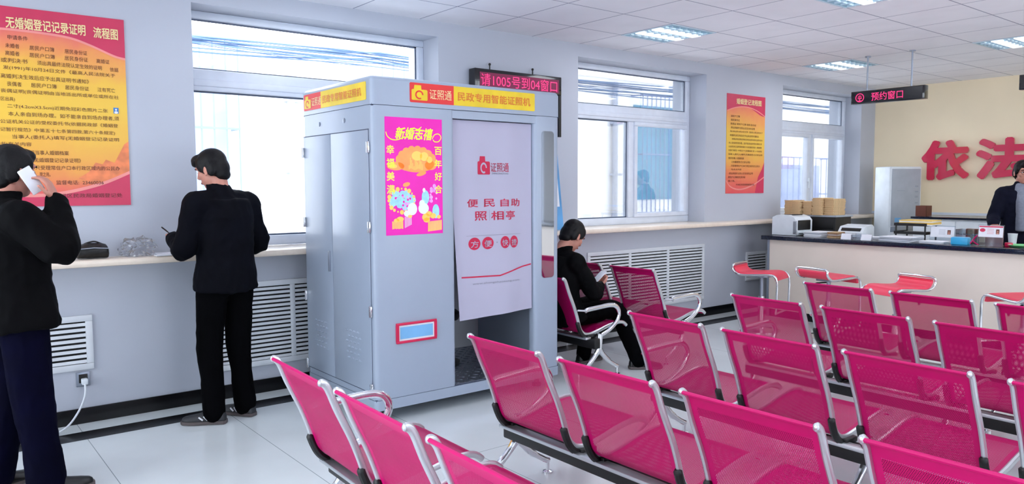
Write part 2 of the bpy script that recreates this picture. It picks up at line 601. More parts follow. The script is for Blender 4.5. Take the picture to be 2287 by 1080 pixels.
struct(onebox('trim_2', 'sill', (X0, 3.9, 5.27, D + .26, 1.012, 1.058), bev=0.016))
struct(onebox('trim_3', 'sill', (3.9, BX, 5.27, D + .26, 1.040, 1.086), bev=0.016))
struct(onebox('trim_4', 'pvc', (BX - 0.02, BX, Y0, D, 1.09, 1.125)))

def window(n, x0, x1, sz, mull, casement):
    yF, yB = 5.70, 5.78
    z0, z1 = sz, WT
    zt0, zt1 = 2.19, 2.34
    root = thing('window_%d' % n, ((x0 + x1) / 2, 5.74, z0), None, None)
    root['kind'] = 'structure'
    b = MB()
    fwid = 0.06
    b.box(x0, x1, yF, yB, z1 - 0.055, z1, .008)
    b.box(x0, x1, yF, yB, z0, z0 + 0.075, .008)
    b.box(x0, x0 + fwid, yF, yB, z0 + 0.075, z1 - 0.055, .008)
    b.box(x1 - fwid, x1, yF, yB, z0 + 0.075, z1 - 0.055, .008)
    b.box(x0 + fwid, x1 - fwid, yF - 0.01, yB, zt0, zt1, .008)
    b.box(x0 + fwid, x1 - fwid, yF - 0.02, yB, zt0 + 0.03, zt0 + 0.08, .008)
    for m in mull:
        b.box(m - 0.04, m + 0.04, yF, yB, z0 + 0.075, zt0, .008)
    b.build('window_frame', 'pvc', root)
    lights = []
    edges = [x0 + fwid] + sum([[m - 0.04, m + 0.04] for m in mull], []) + [x1 - fwid]
    for i in range(0, len(edges), 2):
        lights.append((edges[i], edges[i + 1], z0 + 0.075, zt0))
    for i, (a, c, e, f) in enumerate(lights):
        if (i in casement):
            b = MB()
            k = 0.045
            yy0, yy1 = yF - 0.018, yF + 0.045
            b.box(a, c, yy0, yy1, f - k, f, .006)
            b.box(a, c, yy0, yy1, e, e + k, .006)
            b.box(a, a + k, yy0, yy1, e + k, f - k, .006)
            b.box(c - k, c, yy0, yy1, e + k, f - k, .006)
            sash = b.build('sash', 'pvc', root)
            if casement[i]:
                b = MB()
                xx = a + 0.022 if casement[i] < 0 else c - 0.022
                b.box(xx - .012, xx + .012, yy0 - .02, yy0, 1.55, 1.60, .004)
                b.box(xx - .009, xx + .009, yy0 - .035, yy0 - .018, 1.46, 1.60, .006)
                b.build('handle', 'whitepl', sash)
    g = MB()
    for (a, c, e, f) in lights + [(x0 + fwid, x1 - fwid, zt1, z1 - 0.055)]:
        for q in ((a, a + .012, e, f), (c - .012, c, e, f), (a, c, e, e + .012), (a, c, f - .012, f)):
            g.box(q[0], q[1], yF + .028, yF + .034, q[2], q[3])
    g.build('gasket', 'gasket', root)
    for (a, c, e, f) in lights + [(x0 + fwid, x1 - fwid, zt1, z1 - 0.055)]:
        b = MB()
        b.box(a, c, yF + .036, yF + .042, e, f)
        b.build('pane', 'glass', root, smooth=False)

window(1, *WINS[0], [2.55], {})
window(2, *WINS[1], [6.165], {1: 0})
window(3, *WINS[2], [9.71], {0: 1, 1: 0})

# ---------------------------------------------------------------- outside
struct(onebox('ground', 'ground', (-14, 40, D + .48, 40, -1.0, -0.9)))
YB = 9.5
bl = thing('neighbour_building', (8, YB + 1, -0.9), 'white rendered building facade across the yard outside the windows', 'building')
b = MB()
b.box(-14, 40, YB, YB + .5, -0.9, 3.36)
b.build('facade', 'outwall', bl, smooth=False)
b = MB(); b.box(-14, 40, YB - .04, YB + .6, 3.36, 3.42); b.build('parapet', 'outwall', bl, smooth=False)
def outwin(x0, x1, z0, z1, m, bars, cz0, cz1, par):
    b = MB()
    b.box(x0, x1, YB - .02, YB + .02, z0, z1)
    w = b.build('shop_window', m, par, smooth=False)
    b = MB()
    n = bars
    for i in range(n + 1):
        x = x0 - .05 + (x1 - x0 + .1) * i / n
        b.tube([(x, YB - .28, cz0), (x, YB - .28, cz1)], 0.010, 6)
    for z in (cz0, (cz0 + cz1) / 2, cz1):
        b.box(x0 - .06, x1 + .06, YB - .29, YB - .27, z - .012, z + .012)
        for x in (x0 - .05, x1 + .05):
            b.box(x - .01, x + .01, YB - .28, YB, z - .012, z + .012)
    b.build('security_bars', 'outbar', w)
outwin(2.20, 3.12, 1.35, 3.02, 'outglass2', 7, 1.15, 3.24, bl)
outwin(5.15, 6.40, 1.35, 3.05, 'outglass2', 8, 1.15, 3.24, bl)
outwin(10.32, 11.75, 1.25, 2.95, 'outglass', 13, 1.02, 3.10, bl)
outwin(14.7, 16.6, 0.6, 1.95, 'outglass2', 9, 0.5, 2.1, bl)
for x in (3.90, 9.79):
    b = MB()
    b.tube([(x, YB - .07, -0.9), (x, YB - .07, 3.3)], 0.05, 10)
    for z in (0.8, 1.7, 2.6):
        b.box(x - .07, x + .16, YB - .1, YB, z - .02, z + .02)
    b.build('drainpipe', 'outpipe', bl)
# cables slung across the yard, in front of the facade
rc = random.Random(3)
bundle = thing('cable_bundle', (4.5, 8.32, 3.0), 'tangled bundle of grey-blue cables slung across outside the windows', 'cables')
for i in range(14):
    y = 8.3 + 0.05 * rc.random()
    za = 3.02 + 0.20 * rc.random(); zb = 2.92 + 0.20 * rc.random(); zc = 2.97 + 0.16 * rc.random()
    sag = (0.02 + 0.06 * rc.random()) * (3.2 if i in (2, 7) else 1)
    P = []
    for (xa, xb, z0, z1, k) in ((-2.0, 4.55, za, zb, sag), (4.55, 11.5, zb, zc, sag * 0.7), (11.5, 19.0, zc, zc + .15, 0.1)):
        for q in range(14):
            t = q / 14
            P.append((xa + (xb - xa) * t, y + .03 * math.sin(5 * t + i), z0 + (z1 - z0) * t - 4 * k * t * (1 - t) + .012 * math.sin(9 * t + 2 * i)))
    b = MB()
    b.tube(P, 0.0035 + 0.006 * rc.random(), 6)
    b.build('cable', 'cable', bundle)

# ---------------------------------------------------------------- ceiling lights
LX = [-0.82, 2.18, 5.18, 8.18]
LY = [-2.875, -1.075, 0.725, 2.525, 4.325]
lab = {(5.18, 4.325): 'louvred square ceiling light near the middle window, beside the wall',
       (5.18, 2.525): 'louvred square ceiling light next into the room from the one by the middle window',
       (8.18, 4.325): 'louvred square ceiling light behind the rods of the hanging red sign',
       (8.18, 2.525): 'louvred square ceiling light beside the right rod of the hanging sign, further into the room'}
def make_light():
    t = thing('ceiling_light', (0, 0, 0), None, None)
    b = MB()
    z = 0.0
    for q in ((0, .6, 0, .018), (0, .6, .582, .6), (0, .018, .018, .582), (.582, .6, .018, .582)):
        b.box(*q, -0.006, 0.0)
    b.build('frame', 'louvre', t, smooth=False)
    b = MB()
    for y in (.10, .30, .50):
        b.box(.018, .582, y - .085, y + .085, -.0025, -.0015)
    b.build('lamp_cell', 'louvred', t, smooth=False)
    b = MB()
    for y in (.205, .395):
        b.box(.018, .582, y - .048, y + .048, -.014, -.002, .003)
    b.build('reflector_band', 'band', t)
    b = MB()
    for y in (.10, .30, .50):
        for k in range(6):
            x = .018 + .564 * (k + .5) / 6
            b.box(x - .004, x + .004, y - .048, y + .048, -.016, -.002)
    b.build('cross_blades', 'louvre', t, smooth=False)
    for y in (.10, .30, .50):
        b = MB()
        b.tube([(.03, y, -.006), (.57, y, -.006)], 0.006, 8)
        b.build('fluorescent_tube', 'tube', t)
    return t
L0 = make_light()
first = True
for x in LX:
    for y in LY:
        t = L0 if first else copy_tree(L0)
        first = False
        t.location = (x, y, CZ - 0.001)
        t['label'] = lab.get((x, y), 'louvred square ceiling light outside the photo, behind the camera')
        t['category'] = 'ceiling light'
        t['group'] = 'louvred ceiling lights'
        ld = bpy.data.lights.new('fixture_glow', 'AREA')
        ld.shape = 'SQUARE'
        ld.size = 0.54
        ld.energy = LAMP_W
        ld.color = LAMP_COL
        lo = bpy.data.objects.new('fixture_glow', ld)
        COL.objects.link(lo)
        lo.parent = t
        lo.location = (.3, .3, -0.02)

# ---------------------------------------------------------------- radiator grilles, socket
def grille(x0, x1, z0, z1, nslat, mulls, label, cat='radiator grille'):
    y = D
    t = thing('radiator_grille', ((x0 + x1) / 2, y, z0), label, cat, 'white radiator grilles in the window wall')
    b = MB()
    m = 0.04
    for q in ((x0 - m, x1 + m, z1, z1 + m), (x0 - m, x1 + m, z0 - m, z0), (x0 - m, x0, z0, z1), (x1, x1 + m, z0, z1)):
        b.box(q[0], q[1], y - .014, y, q[2], q[3], .004)
    for u in mulls:
        b.box(u - .018, u + .018, y - .013, y, z0, z1, .003)
    b.build('frame', 'grille', t)
    b = MB(); b.box(x0, x1, y - .003, y - .0005, z0, z1); b.build('backing', 'dark', t, smooth=False)
    b = MB()
    p = (z1 - z0) / nslat
    rot = Matrix.Rotation(R(28), 3, 'X')
    for i in range(nslat):
        zz = z0 + p * (i + .42)
        b.box(x0, x1, y - .011, y - .007, zz - p * .30, zz + p * .30, 0, rot=Matrix.Rotation(R(-8), 3, 'X'))
    b.build('louvres', 'grille', t, smooth=False)
grille(0.35, 0.862, 0.385, 0.655, 8, [], 'small white radiator grille above the wall socket')
grille(1.60, 2.75, 0.240, 0.780, 17, [2.236], 'large white radiator grille behind the standing man, beside the photo booth')
grille(5.324, 7.097, 0.242, 0.800, 17, [5.901, 6.506], 'large white radiator grille under the middle window')
grille(7.98, 8.36, 0.385, 0.655, 8, [], 'small white radiator grille beside the service counter')

t = thing('wall_socket', (0.837, D, 0.285), 'grey wall socket below the small grille, with a plug in it', 'socket')
b = MB(); b.box(.797, .877, D - .01, D, .238, .332, .004); b.build('face_plate', 'steel', t)
b = MB(); b.box(.812, .862, D - .013, D - .008, .262, .318, .003); b.build('outlet', 'blackpl', t)
t = thing('power_cord', (0.84, D - .02, 0.27), 'white plug and cord running down from the wall socket to the floor', 'cord')
b = MB(); b.box(.822, .858, D - .055, D - .013, .255, .295, .008); b.build('plug', 'whitepl', t)
b = MB()
b.tube(catmull([(.84, D - .05, .262), (.83, D - .08, .19), (.78, D - .12, .10), (.70, D - .17, .03), (.58, D - .2, .006), (.40, D - .2, .006)], 6), .006, 8)
b.build('cable', 'whitepl', t)

# ---------------------------------------------------------------- wall posters
def poster(x0, x1, z0, z1, stops, name, label):
    y = D - .006
    t = thing(name, ((x0 + x1) / 2, D, z0), label, 'poster')
    return t, y
PST = [(0.0, '#e03a5a'), (0.08, '#ea6a50'), (0.2, '#efa040'), (0.36, '#f1ba3c'), (0.5, '#f2c43c'), (0.68, '#f3bf3e'), (0.82, '#f09055'), (0.93, '#e8606a'), (1.0, '#e0456a')]
M['poster1'] = mat_print('poster_red_to_yellow_print', PST, 0.0, 1.184)
M['poster2'] = mat_print('poster_red_to_yellow_print_far', [(0.0, '#e8565e'), (.2, '#ee8a58'), (.45, '#efc24e'), (.6, '#efc24e'), (.85, '#ee8a60'), (1.0, '#e8506a')], 0.0, 1.161)
def curve_band(pts, w, o, xd, yd, b, depth=.0015):
    P = catmull([(p[0], p[1], 0) for p in pts], 8)
    A = [(p.x, p.y + w / 2) for p in P]
    Bq = [(p.x, p.y - w / 2) for p in reversed(P)]
    n = len(A)
    for i in range(n - 1):
        b.prism([Bq[n - 1 - i], Bq[n - 2 - i], A[i + 1], A[i]], o, xd, yd, 0)

t, y = poster(.372, 1.156, 1.389, 2.573, PST, 'notice_poster', 'large red and yellow notice poster behind the man on the phone')
b = MB(); b.box(.372, 1.156, D - .006, D - .0005, 1.389, 2.573); b.build('print_sheet', 'poster1', t, smooth=False)
b = MB()
CV = [(.372, 2.428), (.50, 2.438), (.68, 2.437), (.84, 2.425), (.955, 2.392), (1.09, 2.338), (1.156, 2.324)]
top = catmull([(p[0], p[1], 0) for p in CV], 8)
for p, q in zip(top, top[1:]):
    b.prism([(p.x, p.y), (q.x, q.y), (q.x, 2.573), (p.x, 2.573)], (0, D - .0068, 0), XW, ZW, 0)
b.build('top_field', 'red_print', t, smooth=False)
b = MB()
low = catmull([(.372, 1.47, 0), (.62, 1.455, 0), (.80, 1.475, 0), (1.0, 1.53, 0), (1.156, 1.60, 0)], 8)
for p, q in zip(low, low[1:]):
    b.prism([(p.x, 1.389), (q.x, 1.389), (q.x, q.y), (p.x, p.y)], (0, D - .0068, 0), XW, ZW, 0)
b.build('bottom_field', 'red_print', t, smooth=False)
b = MB()
curve_band(CV, .014, (0, D - .0074, 0), XW, ZW, b)
b.build('ribbon', 'swoosh', t, smooth=False)
b = MB()
curve_band([(.372, 1.47), (.62, 1.455), (.80, 1.475), (1.0, 1.53), (1.156, 1.60)], .02, (0, D - .0074, 0), XW, ZW, b)
b.build('ribbon', 'swoosh', t, smooth=False)
b = MB()
b.prism([(.86, 1.56), (.92, 1.60), (.96, 1.66), (1.0, 1.65), (1.02, 1.68), (1.07, 1.66), (1.10, 1.72), (1.13, 1.78), (1.156, 1.80), (1.156, 1.60), (1.06, 1.56), (.95, 1.53)], (0, D - .0066, 0), XW, ZW, 0)
b.build('rock_silhouette', 'rockprint', t, smooth=False)
TX = [("申请条件",0.522,2.448,0.624),("未婚者",0.509,2.398,0.580),("居民户口簿",0.631,2.397,0.761),("居民身份证",0.816,2.395,0.939),("离婚者",0.507,2.354,0.579),
("居民户口簿",0.629,2.354,0.762),("居民身份证",0.814,2.354,0.942),("离婚证",0.989,2.353,1.063),("或判决书",0.483,2.312,0.618),("须出具最终法院认定生效的证明",0.668,2.311,1.018),
("依据",1.064,2.307,1.113),("发(1991)年10月24日文件《最高人民法院关于",0.492,2.268,1.093),("离婚判决生效后应予出具证明书通知》",0.479,2.219,0.942),("丧偶者",0.508,2.174,0.582),
("居民户口簿",0.630,2.175,0.764),("居民身份证",0.810,2.175,0.940),("注有死亡",0.988,2.175,1.090),("丧偶证明(丧偶证明由当地派出所或单位或所在社",0.475,2.131,1.109),("区出具)",0.473,2.083,0.544),
("二寸(4.2cmX3.5cm)近期免冠彩色照片二张",0.504,1.988,1.042),("本人亲自到场办理。如不能亲自到场办理者,须",0.507,1.943,1.105),("公证机关公证的受权委托书(依据民政部《婚姻登",0.465,1.896,1.098),
("记暂行规范》中第五十七条第四款,第六十条规定)",0.463,1.849,1.078),("当事人(委托人)填写(无婚姻登记记录证明",0.521,1.807,1.100),("书)有关内容",0.459,1.763,0.618),
("查阅当事人婚姻档案",0.581,1.716,0.813),("《无婚姻登记记录证明》",0.614,1.671,0.878),("只受理常住户口本行政区域内的公民办",0.631,1.625,1.098),("理之用。",0.652,1.584,0.709),
("监督电话:  23460036",0.738,1.535,1.001),("于洪区民政局婚姻登记处",0.722,1.453,1.107)]
b = MB()
for s, xa, z, xb in TX:
    if z > 2.0:
        z -= .054
    b.text(s, (xa, D - .0085, z - .014), XW, ZW, w=xb - xa, h=.027)
b.build('body_lettering', 'ink', t, smooth=False)
b = MB()
b.text('无婚姻登记记录证明', (.517, D - .009, 2.447), XW, ZW, w=.417, h=.066, bold=.03)
b.text('流程图', (.979, D - .009, 2.442), XW, ZW, w=.138, h=.066, bold=.03)
b.build('title_lettering', 'gold', t, smooth=False)
b = MB()
b.box(1.075, 1.105, D - .0085, D - .007, 1.975, 2.012)
ic = b.build('portrait_icon', 'bluep', t, smooth=False)
b = MB()
b.disc((1.09, D - .009, 1.999), .006, XW, ZW)
b.disc((1.09, D - .009, 1.982), .011, XW, ZW, ry=.008)
b.build('portrait_figure', 'paper', ic, smooth=False)

t, y = poster(7.521, 8.284, 1.407, 2.568, PST, 'notice_poster', 'red and yellow notice poster between the middle and the far window')
b = MB(); b.box(7.521, 8.284, D - .006, D - .0005, 1.407, 2.568); b.build('print_sheet', 'poster2', t, smooth=False)
b = MB()
for i in range(20):
    u0, u1 = i / 20, (i + 1) / 20
    f = lambda u: 2.37 + .06 * math.sin(PI * min(1, u * 1.15)) - .10 * max(0, u - .6)
    b.prism([(7.521 + .763 * u0, f(u0)), (7.521 + .763 * u1, f(u1)), (7.521 + .763 * u1, 2.568), (7.521 + .763 * u0, 2.568)], (0, D - .0068, 0), XW, ZW, 0)
b.build('top_field', 'red_print', t, smooth=False)
b = MB()
b.prism([(8.10, 1.407), (8.284, 1.407), (8.284, 1.78), (8.24, 1.70), (8.16, 1.60)], (0, D - .0068, 0), XW, ZW, 0)
b.build('bottom_field', 'red_print', t, smooth=False)
b = MB()
curve_band([(7.521, 1.56), (7.60, 1.49), (7.74, 1.455), (7.9, 1.465), (8.1, 1.52), (8.284, 1.60)], .016, (0, D - .0074, 0), XW, ZW, b)
b.build('ribbon', 'swoosh', t, smooth=False)
b = MB()
curve_band([(7.521, 2.37), (7.70, 2.415), (7.90, 2.43), (8.1, 2.40), (8.284, 2.335)], .012, (0, D - .0074, 0), XW, ZW, b)
b.build('ribbon', 'swoosh', t, smooth=False)
b = MB()
PL = [(.10, .42, '居民户口簿'), (.10, .40, '居民身份证'), (.09, .90, '离婚证 居民户口簿 居民身份证'), (.10, .84, '须出具最终法院认定生效的证明'), (.08, .94, TX[11][0]), (.08, .94, TX[12][0]), (.13, .94, TX[17][0]), (.05, .92, TX[20][0]), (.05, .92, TX[21][0]), (.05, .93, TX[22][0]), (.05, .94, TX[23][0]), (.05, .78, TX[25][0]), (.13, .94, TX[26][0]), (.12, .93, TX[27][0]), (.12, .80, TX[24][0]), (.07, .74, TX[9][0]), (.05, .70, TX[5][0] + TX[6][0]), (.05, .55, TX[28][0]), (.25, .92, TX[30][0])]
for i, (a, c, s) in enumerate(PL):
    z = 2.31 - i * .0445
    b.text(s, (7.521 + .763 * a, D - .0085, z - .012), XW, ZW, w=min(.763 * (c - a), .034 * len(s)), h=.025)
b.build('body_lettering', 'ink', t, smooth=False)
b = MB()
b.text('婚姻登记流程图', (7.70, D - .009, 2.455), XW, ZW, w=.50, h=.066, bold=.03)
b.build('title_lettering', 'gold', t, smooth=False)

# ---------------------------------------------------------------- red characters on the yellow wall
for s, ya, yb, z0, z1, lb in (('依', 4.756, 4.201, 1.585, 2.075, 'big red raised character 依 on the yellow wall, nearer the air conditioner'),
                              ('法', 4.075, 3.53, 1.585, 2.075, 'big red raised character 法 on the yellow wall above the clerk')):
    b = MB()
    b.text(s, (BX - .03, ya, z0), XK, ZK, w=ya - yb, h=z1 - z0, bold=.045, ext=.025)
    o = b.build('wall_character', 'redlet', smooth=False)
    tag(o, lb, 'lettering')

# ---------------------------------------------------------------- LED signs
t = thing('led_sign', (4.3, D, 2.36), 'long black LED wall sign with red running text above the photo booth', 'LED sign')
x0, x1, yf = 3.865, 4.86, 5.375
b = MB(); b.box(x0, x1, yf, D - .001, 2.345, 2.512, .006); b.build('casing', 'blackgl', t)
b = MB(); b.box(x0 + .05, x1 - .035, yf - .003, yf - .0005, 2.362, 2.482); b.build('display_panel', 'leddim', t, smooth=False)
b = MB()
b.text('请1005号到04窗口', (x0 + .06, yf - .005, 2.368), XW, ZW, w=.875, h=.104)
b.build('lit_text', 'led', t, smooth=False)
for x in (4.07, 4.56):
    b = MB(); b.tube([(x, D - .03, 2.512), (x, D - .03, 2.56)], .006, 8); b.ell((x, D - .03, 2.565), (.012, .012, .012), u=10, v=6); b.build('hanging_bolt', 'blackpl', t)
b = MB(); b.box(x1 - .012, x1 + .016, yf + .02, yf + .045, 1.96, 2.35, .003); b.build('down_bar', 'blackpl', t)

def hang_sign(y0, y1, label, txt):
    x = 8.10
    t = thing('hanging_led_sign', (x + .04, (y0 + y1) / 2, 2.37), label, 'LED sign', 'LED signs hanging over the counter')
    b = MB(); b.box(x, x + .08, y1, y0, 2.368, 2.505, .004); b.build('casing', 'blackgl', t)
    b = MB(); b.box(x - .003, x - .0005, y1 + .02, y0 - .012, 2.378, 2.495); b.build('display_glass', 'blackgl', t, smooth=False)
    for y in (y0 - .155, y1 + .15):
        b = MB(); b.tube([(x + .04, y, 2.505), (x + .04, y, CZ - .004)], .009, 10)
        b.lathe([(.03, -.012), (.03, 0)], (x + .04, y, CZ - .001), 14)
        b.build('rod', 'steel', t)
    b = MB()
    c = (x - .005, y0 - .10, 2.434)
    P = [(c[0], c[1] - .043 * math.cos(2 * PI * k / 24), c[2] + .043 * math.sin(2 * PI * k / 24)) for k in range(24)]
    b.tube(P, .004, 6, closed=True)
    b.prism([(-.003, -.03), (.003, -.03), (.003, .025), (-.003, .025)], c, XK, ZK, 0)
    b.prism([(-.022, -.012), (.022, -.012), (.022, -.006), (-.022, -.006)], c, XK, ZK, 0)
    b.prism([(-.022, -.008), (-.016, -.008), (-.008, .022), (-.013, .022)], c, XK, ZK, 0)
    b.prism([(.022, -.008), (.016, -.008), (.008, .022), (.013, .022)], c, XK, ZK, 0)
    b.prism([(-.024, -.036), (.024, -.036), (.024, -.03), (-.024, -.03)], c, XK, ZK, 0)
    b.build('emblem', 'led', t, smooth=False)
    b = MB()
    b.text(txt, (x - .005, y0 - .225, 2.392), XK, ZK, w=.33, h=.085, bold=.006)
    b.build('lit_text', 'led', t, smooth=False)
hang_sign(4.284, 3.517, 'black LED sign on two ceiling rods, lit with a red emblem and text', '预约窗口')
hang_sign(2.683, 1.916, 'black LED sign over the counter showing only its dark end, next to the lit one', '婚姻登记')

# ================================================================ photo booth
BXL, BXR, BYF, BYB = 2.26, 3.80, 4.23, 5.25
OX0, OX1, OZ1 = 2.872, 3.567, 1.95
booth = thing('photo_booth', (3.03, 4.74, 0), 'tall white self-service photo booth with curtained doorway and a lit magenta poster', 'photo booth')
b = MB(); b.box(BXL, OX0, BYF, BYB, .156, 2.003, .03, 4, vert=True); cab = b.build('equipment_cabinet', 'booth', booth)
b = MB()
b.box(OX1, BXR, BYF, BYF + .09, .156, 2.003, .03, 4, vert=True)
b.box(BXR - .04, BXR, BYF + .05, BYB, .157, 2.003)
b.build('right_wall', 'booth', booth)
b = MB(); b.box(OX0 - .01, BXR - .02, BYB - .04, BYB, .157, 2.003); b.build('back_wall', 'booth_in', booth)
b = MB(); b.box(OX0 - .02, OX1 + .02, BYF + .006, BYF + .05, OZ1, 2.003); b.build('door_head', 'booth', booth)
b = MB(); b.box(BXL - .004, BXR + .004, BYF - .004, BYB + .004, 2.006, 2.16, .03, 4, vert=True); b.box(BXL + .0, BXR - .0, BYF, BYB, 2.12, 2.184, .028, 4); head = b.build('header_box', 'booth', booth)
b = MB(); b.box(BXL - .004, BXR + .004, BYF - .004, BYB + .004, .088, .1535, .03, 4, vert=True); b.build('plinth', 'booth', booth)
b = MB()
b.box(BXL + .004, BXR - .004, BYF + .004, BYB - .004, .145, .159)
b.build('joint_gap', 'seam', booth, smooth=False); b = MB()
b.box(BXL + .004, OX0 - .02, BYF + .004, BYB - .004, 1.998, 2.012)
b.build('joint_gap', 'seam', booth, smooth=False); b = MB()
b.box(OX1 + .02, BXR - .004, BYF + .004, BYF + .05, 1.998, 2.012)
b.build('joint_gap', 'seam', booth, smooth=False)
b = MB()
b.box(OX0 + .001, BXR - .041, BYF + .01, BYB - .041, .159, .163)
k = 0
for i in range(15):
    for j in range(17):
        x = OX0 + .03 + i * .058; y = BYF + .035 + j * .057
        a = R(45) if (i + j) % 2 else R(-45)
        b.ell((x, y, .163), (.021, .006, .0035), Matrix.Rotation(a, 3, 'Z'), u=8, v=6)
b.build('tread_plate_floor', 'plate', booth)
for x in (BXL + .12, BXR - .12):
    for y in (BYF + .12, BYB - .12):
        b = MB(); b.lathe([(.035, 0), (.035, .02), (.018, .025), (.018, .09)], (x, y, 0), 16); b.build('levelling_foot', 'blackpl', booth)
# two cabinet doors on the left side
for (ya, yb_, hy) in ((4.272, 4.798, None), (4.803, BYB - .01, 4.845)):
    b = MB(); b.box(BXL - .006, BXL + .01, ya, yb_, .200, 1.852, .003); d = b.build('cabinet_door', 'booth', booth)
    b = MB()
    yc = (ya + yb_) / 2
    for i in range(6):
        for j in range(4):
            b.ell((BXL - .006, yc - .02 + (j - 1.5) * .052 + (.012 if i % 2 else -.012), .38 + i * .036), (.007, .018, .008), u=10, v=6)
    b.build('pressed_vents', 'booth', d)
    if hy:
        b = MB(); b.box(BXL - .016, BXL - .005, hy - .013, hy + .013, .925, 1.065, .004); b.build('handle', 'steel', d)
    for z in (.225, .72, 1.25, 1.745):
        yy = 4.268 if not hy else BYB - .006
        b = MB(); b.box(BXL - .016, BXL - .002, yy - .014, yy + .014, z - .035, z + .035, .004); b.tube([(BXL - .013, yy, z - .036), (BXL - .013, yy, z + .036)], .006, 8); b.build('hinge', 'chrome', d)
b = MB()
b.box(BXL - .0015, BXL + .004, 4.268, BYB - .004, .194, 1.858)
b.build('door_gap', 'seam', booth, smooth=False)
for y in (4.60, 4.98):
    b = MB(); b.lathe([(.016, 0), (.016, .004), (.008, .006)], (BXL, y, 1.93), 14, axis=(-1, 0, 0)); b.build('side_lamp', 'steel', booth)

def camera_logo(b, o, xd, yd, w, h):
    """camera mark: body with rounded corners and a flash hump"""
    def q(x, y): return (x * w, y * h)
    b.prism([q(0, .04), q(.05, 0), q(.95, 0), q(1, .04), q(1, .66), q(.94, .72), q(.62, .72), q(.6, 1), q(.18, 1), q(.14, .72), q(.05, .72), q(0, .66)], o, xd, yd, 0)
def camera_lens(b, o, xd, yd, w, h):
    O = Vector(o) + xd * (w * .48) + yd * (h * .36)
    P = [(.26 * w * math.cos(a * PI / 12), .30 * h * math.sin(a * PI / 12)) for a in range(24)]
    Q = [(.17 * w * math.cos(a * PI / 12), .20 * h * math.sin(a * PI / 12)) for a in range(24)]
    for i in range(20):
        j = (i + 1)
        b.prism([P[i], P[j], Q[j], Q[i]], O, xd, yd, 0)

def banner(o, xd, yd, L, hh, fr):
    n = xd.cross(yd)
    root = None
    b = MB()
    b.prism([(.0, .006), (.006, 0), (L * fr, 0), (L * fr, hh), (.006, hh), (0, hh - .006)], o, xd, yd, .002)
    b.mi = 1
    b.prism([(L * fr, 0), (L - .006, 0), (L, .006), (L, hh - .006), (L - .006, hh), (L * fr, hh)], o, xd, yd, .002)
    p = b.build('banner_sticker', ['banred', 'banyel'], booth, smooth=False)
    o2 = Vector(o) + n * .0012
    o3 = Vector(o) + n * .0020
    b = MB()
    camera_logo(b, o2 + xd * (.012) + yd * (.12 * hh), xd, yd, .115 * L, .76 * hh)
    p2 = b.build('camera_mark', 'banyel', p, smooth=False)
    b = MB(); camera_lens(b, o3 + xd * .012 + yd * (.12 * hh), xd, yd, .115 * L, .76 * hh); b.build('camera_lens', 'banred', p, smooth=False)
    b = MB()
    b.text('证照通', o2 + xd * (.142 * L) + yd * (.22 * hh), xd, yd, w=.165 * L, h=.50 * hh, bold=.0)
    b.build('brand_lettering', 'gold', p, smooth=False)
    b = MB()
    b.text('民政专用智能证照机', o2 + xd * ((fr + .03) * L) + yd * (.26 * hh), xd, yd, w=.605 * L, h=.46 * hh, bold=.022)
    b.build('lettering', 'banora', p, smooth=False)
banner(Vector((2.530, BYF - .0065, 2.034)), XW, ZW, 1.031, .124, .324)
banner(Vector((BXL - .0065, 5.215, 2.036)), XK, ZK, .93, .112, .30)

# backlit wedding poster on the front
b = MB(); b.box(2.349, 2.771, BYF - .003, BYF - .0003, 1.195, 1.935, .001); lp = b.build('backlit_poster', 'lightpink', booth, smooth=False)
LO = Vector((2.355, BYF - .004, 1.201))
def lq(cx, cy):
    return ((cx - 75) / 460 * .41, (1015 - cy) / 960 * .728)
def lpos(cx, cy, d=0.0):
    u, v = lq(cx, cy)
    return LO + XW * u + ZW * v + Vector((0, -d, 0))
K = .41 / 460
b = MB()
for k in range(9):
    a = R(8 + 20.5 * k)
    b.disc(lpos(320 + 112 * math.cos(a), 432 - 78 * math.sin(a), .0003 + .00002 * k), 68 * K, XW, ZW, 0, 24, 44 * K, a * .8)
for q in ((320, 430, 150, 60), (150, 450, 70, 30), (440, 440, 50, 34), (360, 512, 42, 14), (235, 602, 30, 15)):
    b.disc(lpos(q[0], q[1], .0006), q[2] * K, XW, ZW, 0, 24, q[3] * K, R(15) if q[1] > 500 else 0)
fl = b.build('flower', 'lightora', lp, smooth=False)
b = MB()
for cx, cy, rx, ry in ((325, 362, 44, 34), (385, 366, 36, 32), (430, 392, 24, 24), (128, 452, 34, 15)):
    b.disc(lpos(cx, cy, .0008), rx * K, XW, ZW, 0, 20, ry * K)
for k in range(12):
    cx = 258 + 10 * k; h = 28 + 16 * ((k * 7) % 4)
    b.prism([(-.0022, 0), (.0022, 0), (.0028, h * K), (-.0012, h * K)], lpos(cx, 475 - 8 * math.sin(k), .0012), XW, ZW, 0)
b.build('flower_heart', 'lightora2', lp, smooth=False)
b = MB()
u, v = lq(152, 226)
b.text('新婚志禧', lpos(146, 226, .0014), XW, ZW, w=300 * K, h=82 * K, bold=.035, shear=.22)
def stroke(pts, w):
    P = catmull([Vector((p[0], p[1], 0)) for p in pts], 6)
    V = [lpos(p.x, p.y, .0014) for p in P]
    b.tube([q for q in V], w, 5, flat=.25, upv=(0, -1, 0))
stroke([(75, 172), (85, 205), (120, 232), (170, 232), (230, 205)], .0030)
stroke([(300, 128), (335, 140), (365, 118)], .0024)
stroke([(455, 215), (475, 180), (510, 172), (530, 200), (510, 235), (475, 238), (462, 222)], .0028)
b.build('title_lettering', 'lightyel', lp, smooth=False)
b = MB()
for i, s in enumerate('幸福美满'):
    b.text(s, lpos(78, 352 + i * 109, .0014), XW, ZW, w=60 * K, h=62 * K, bold=.02)
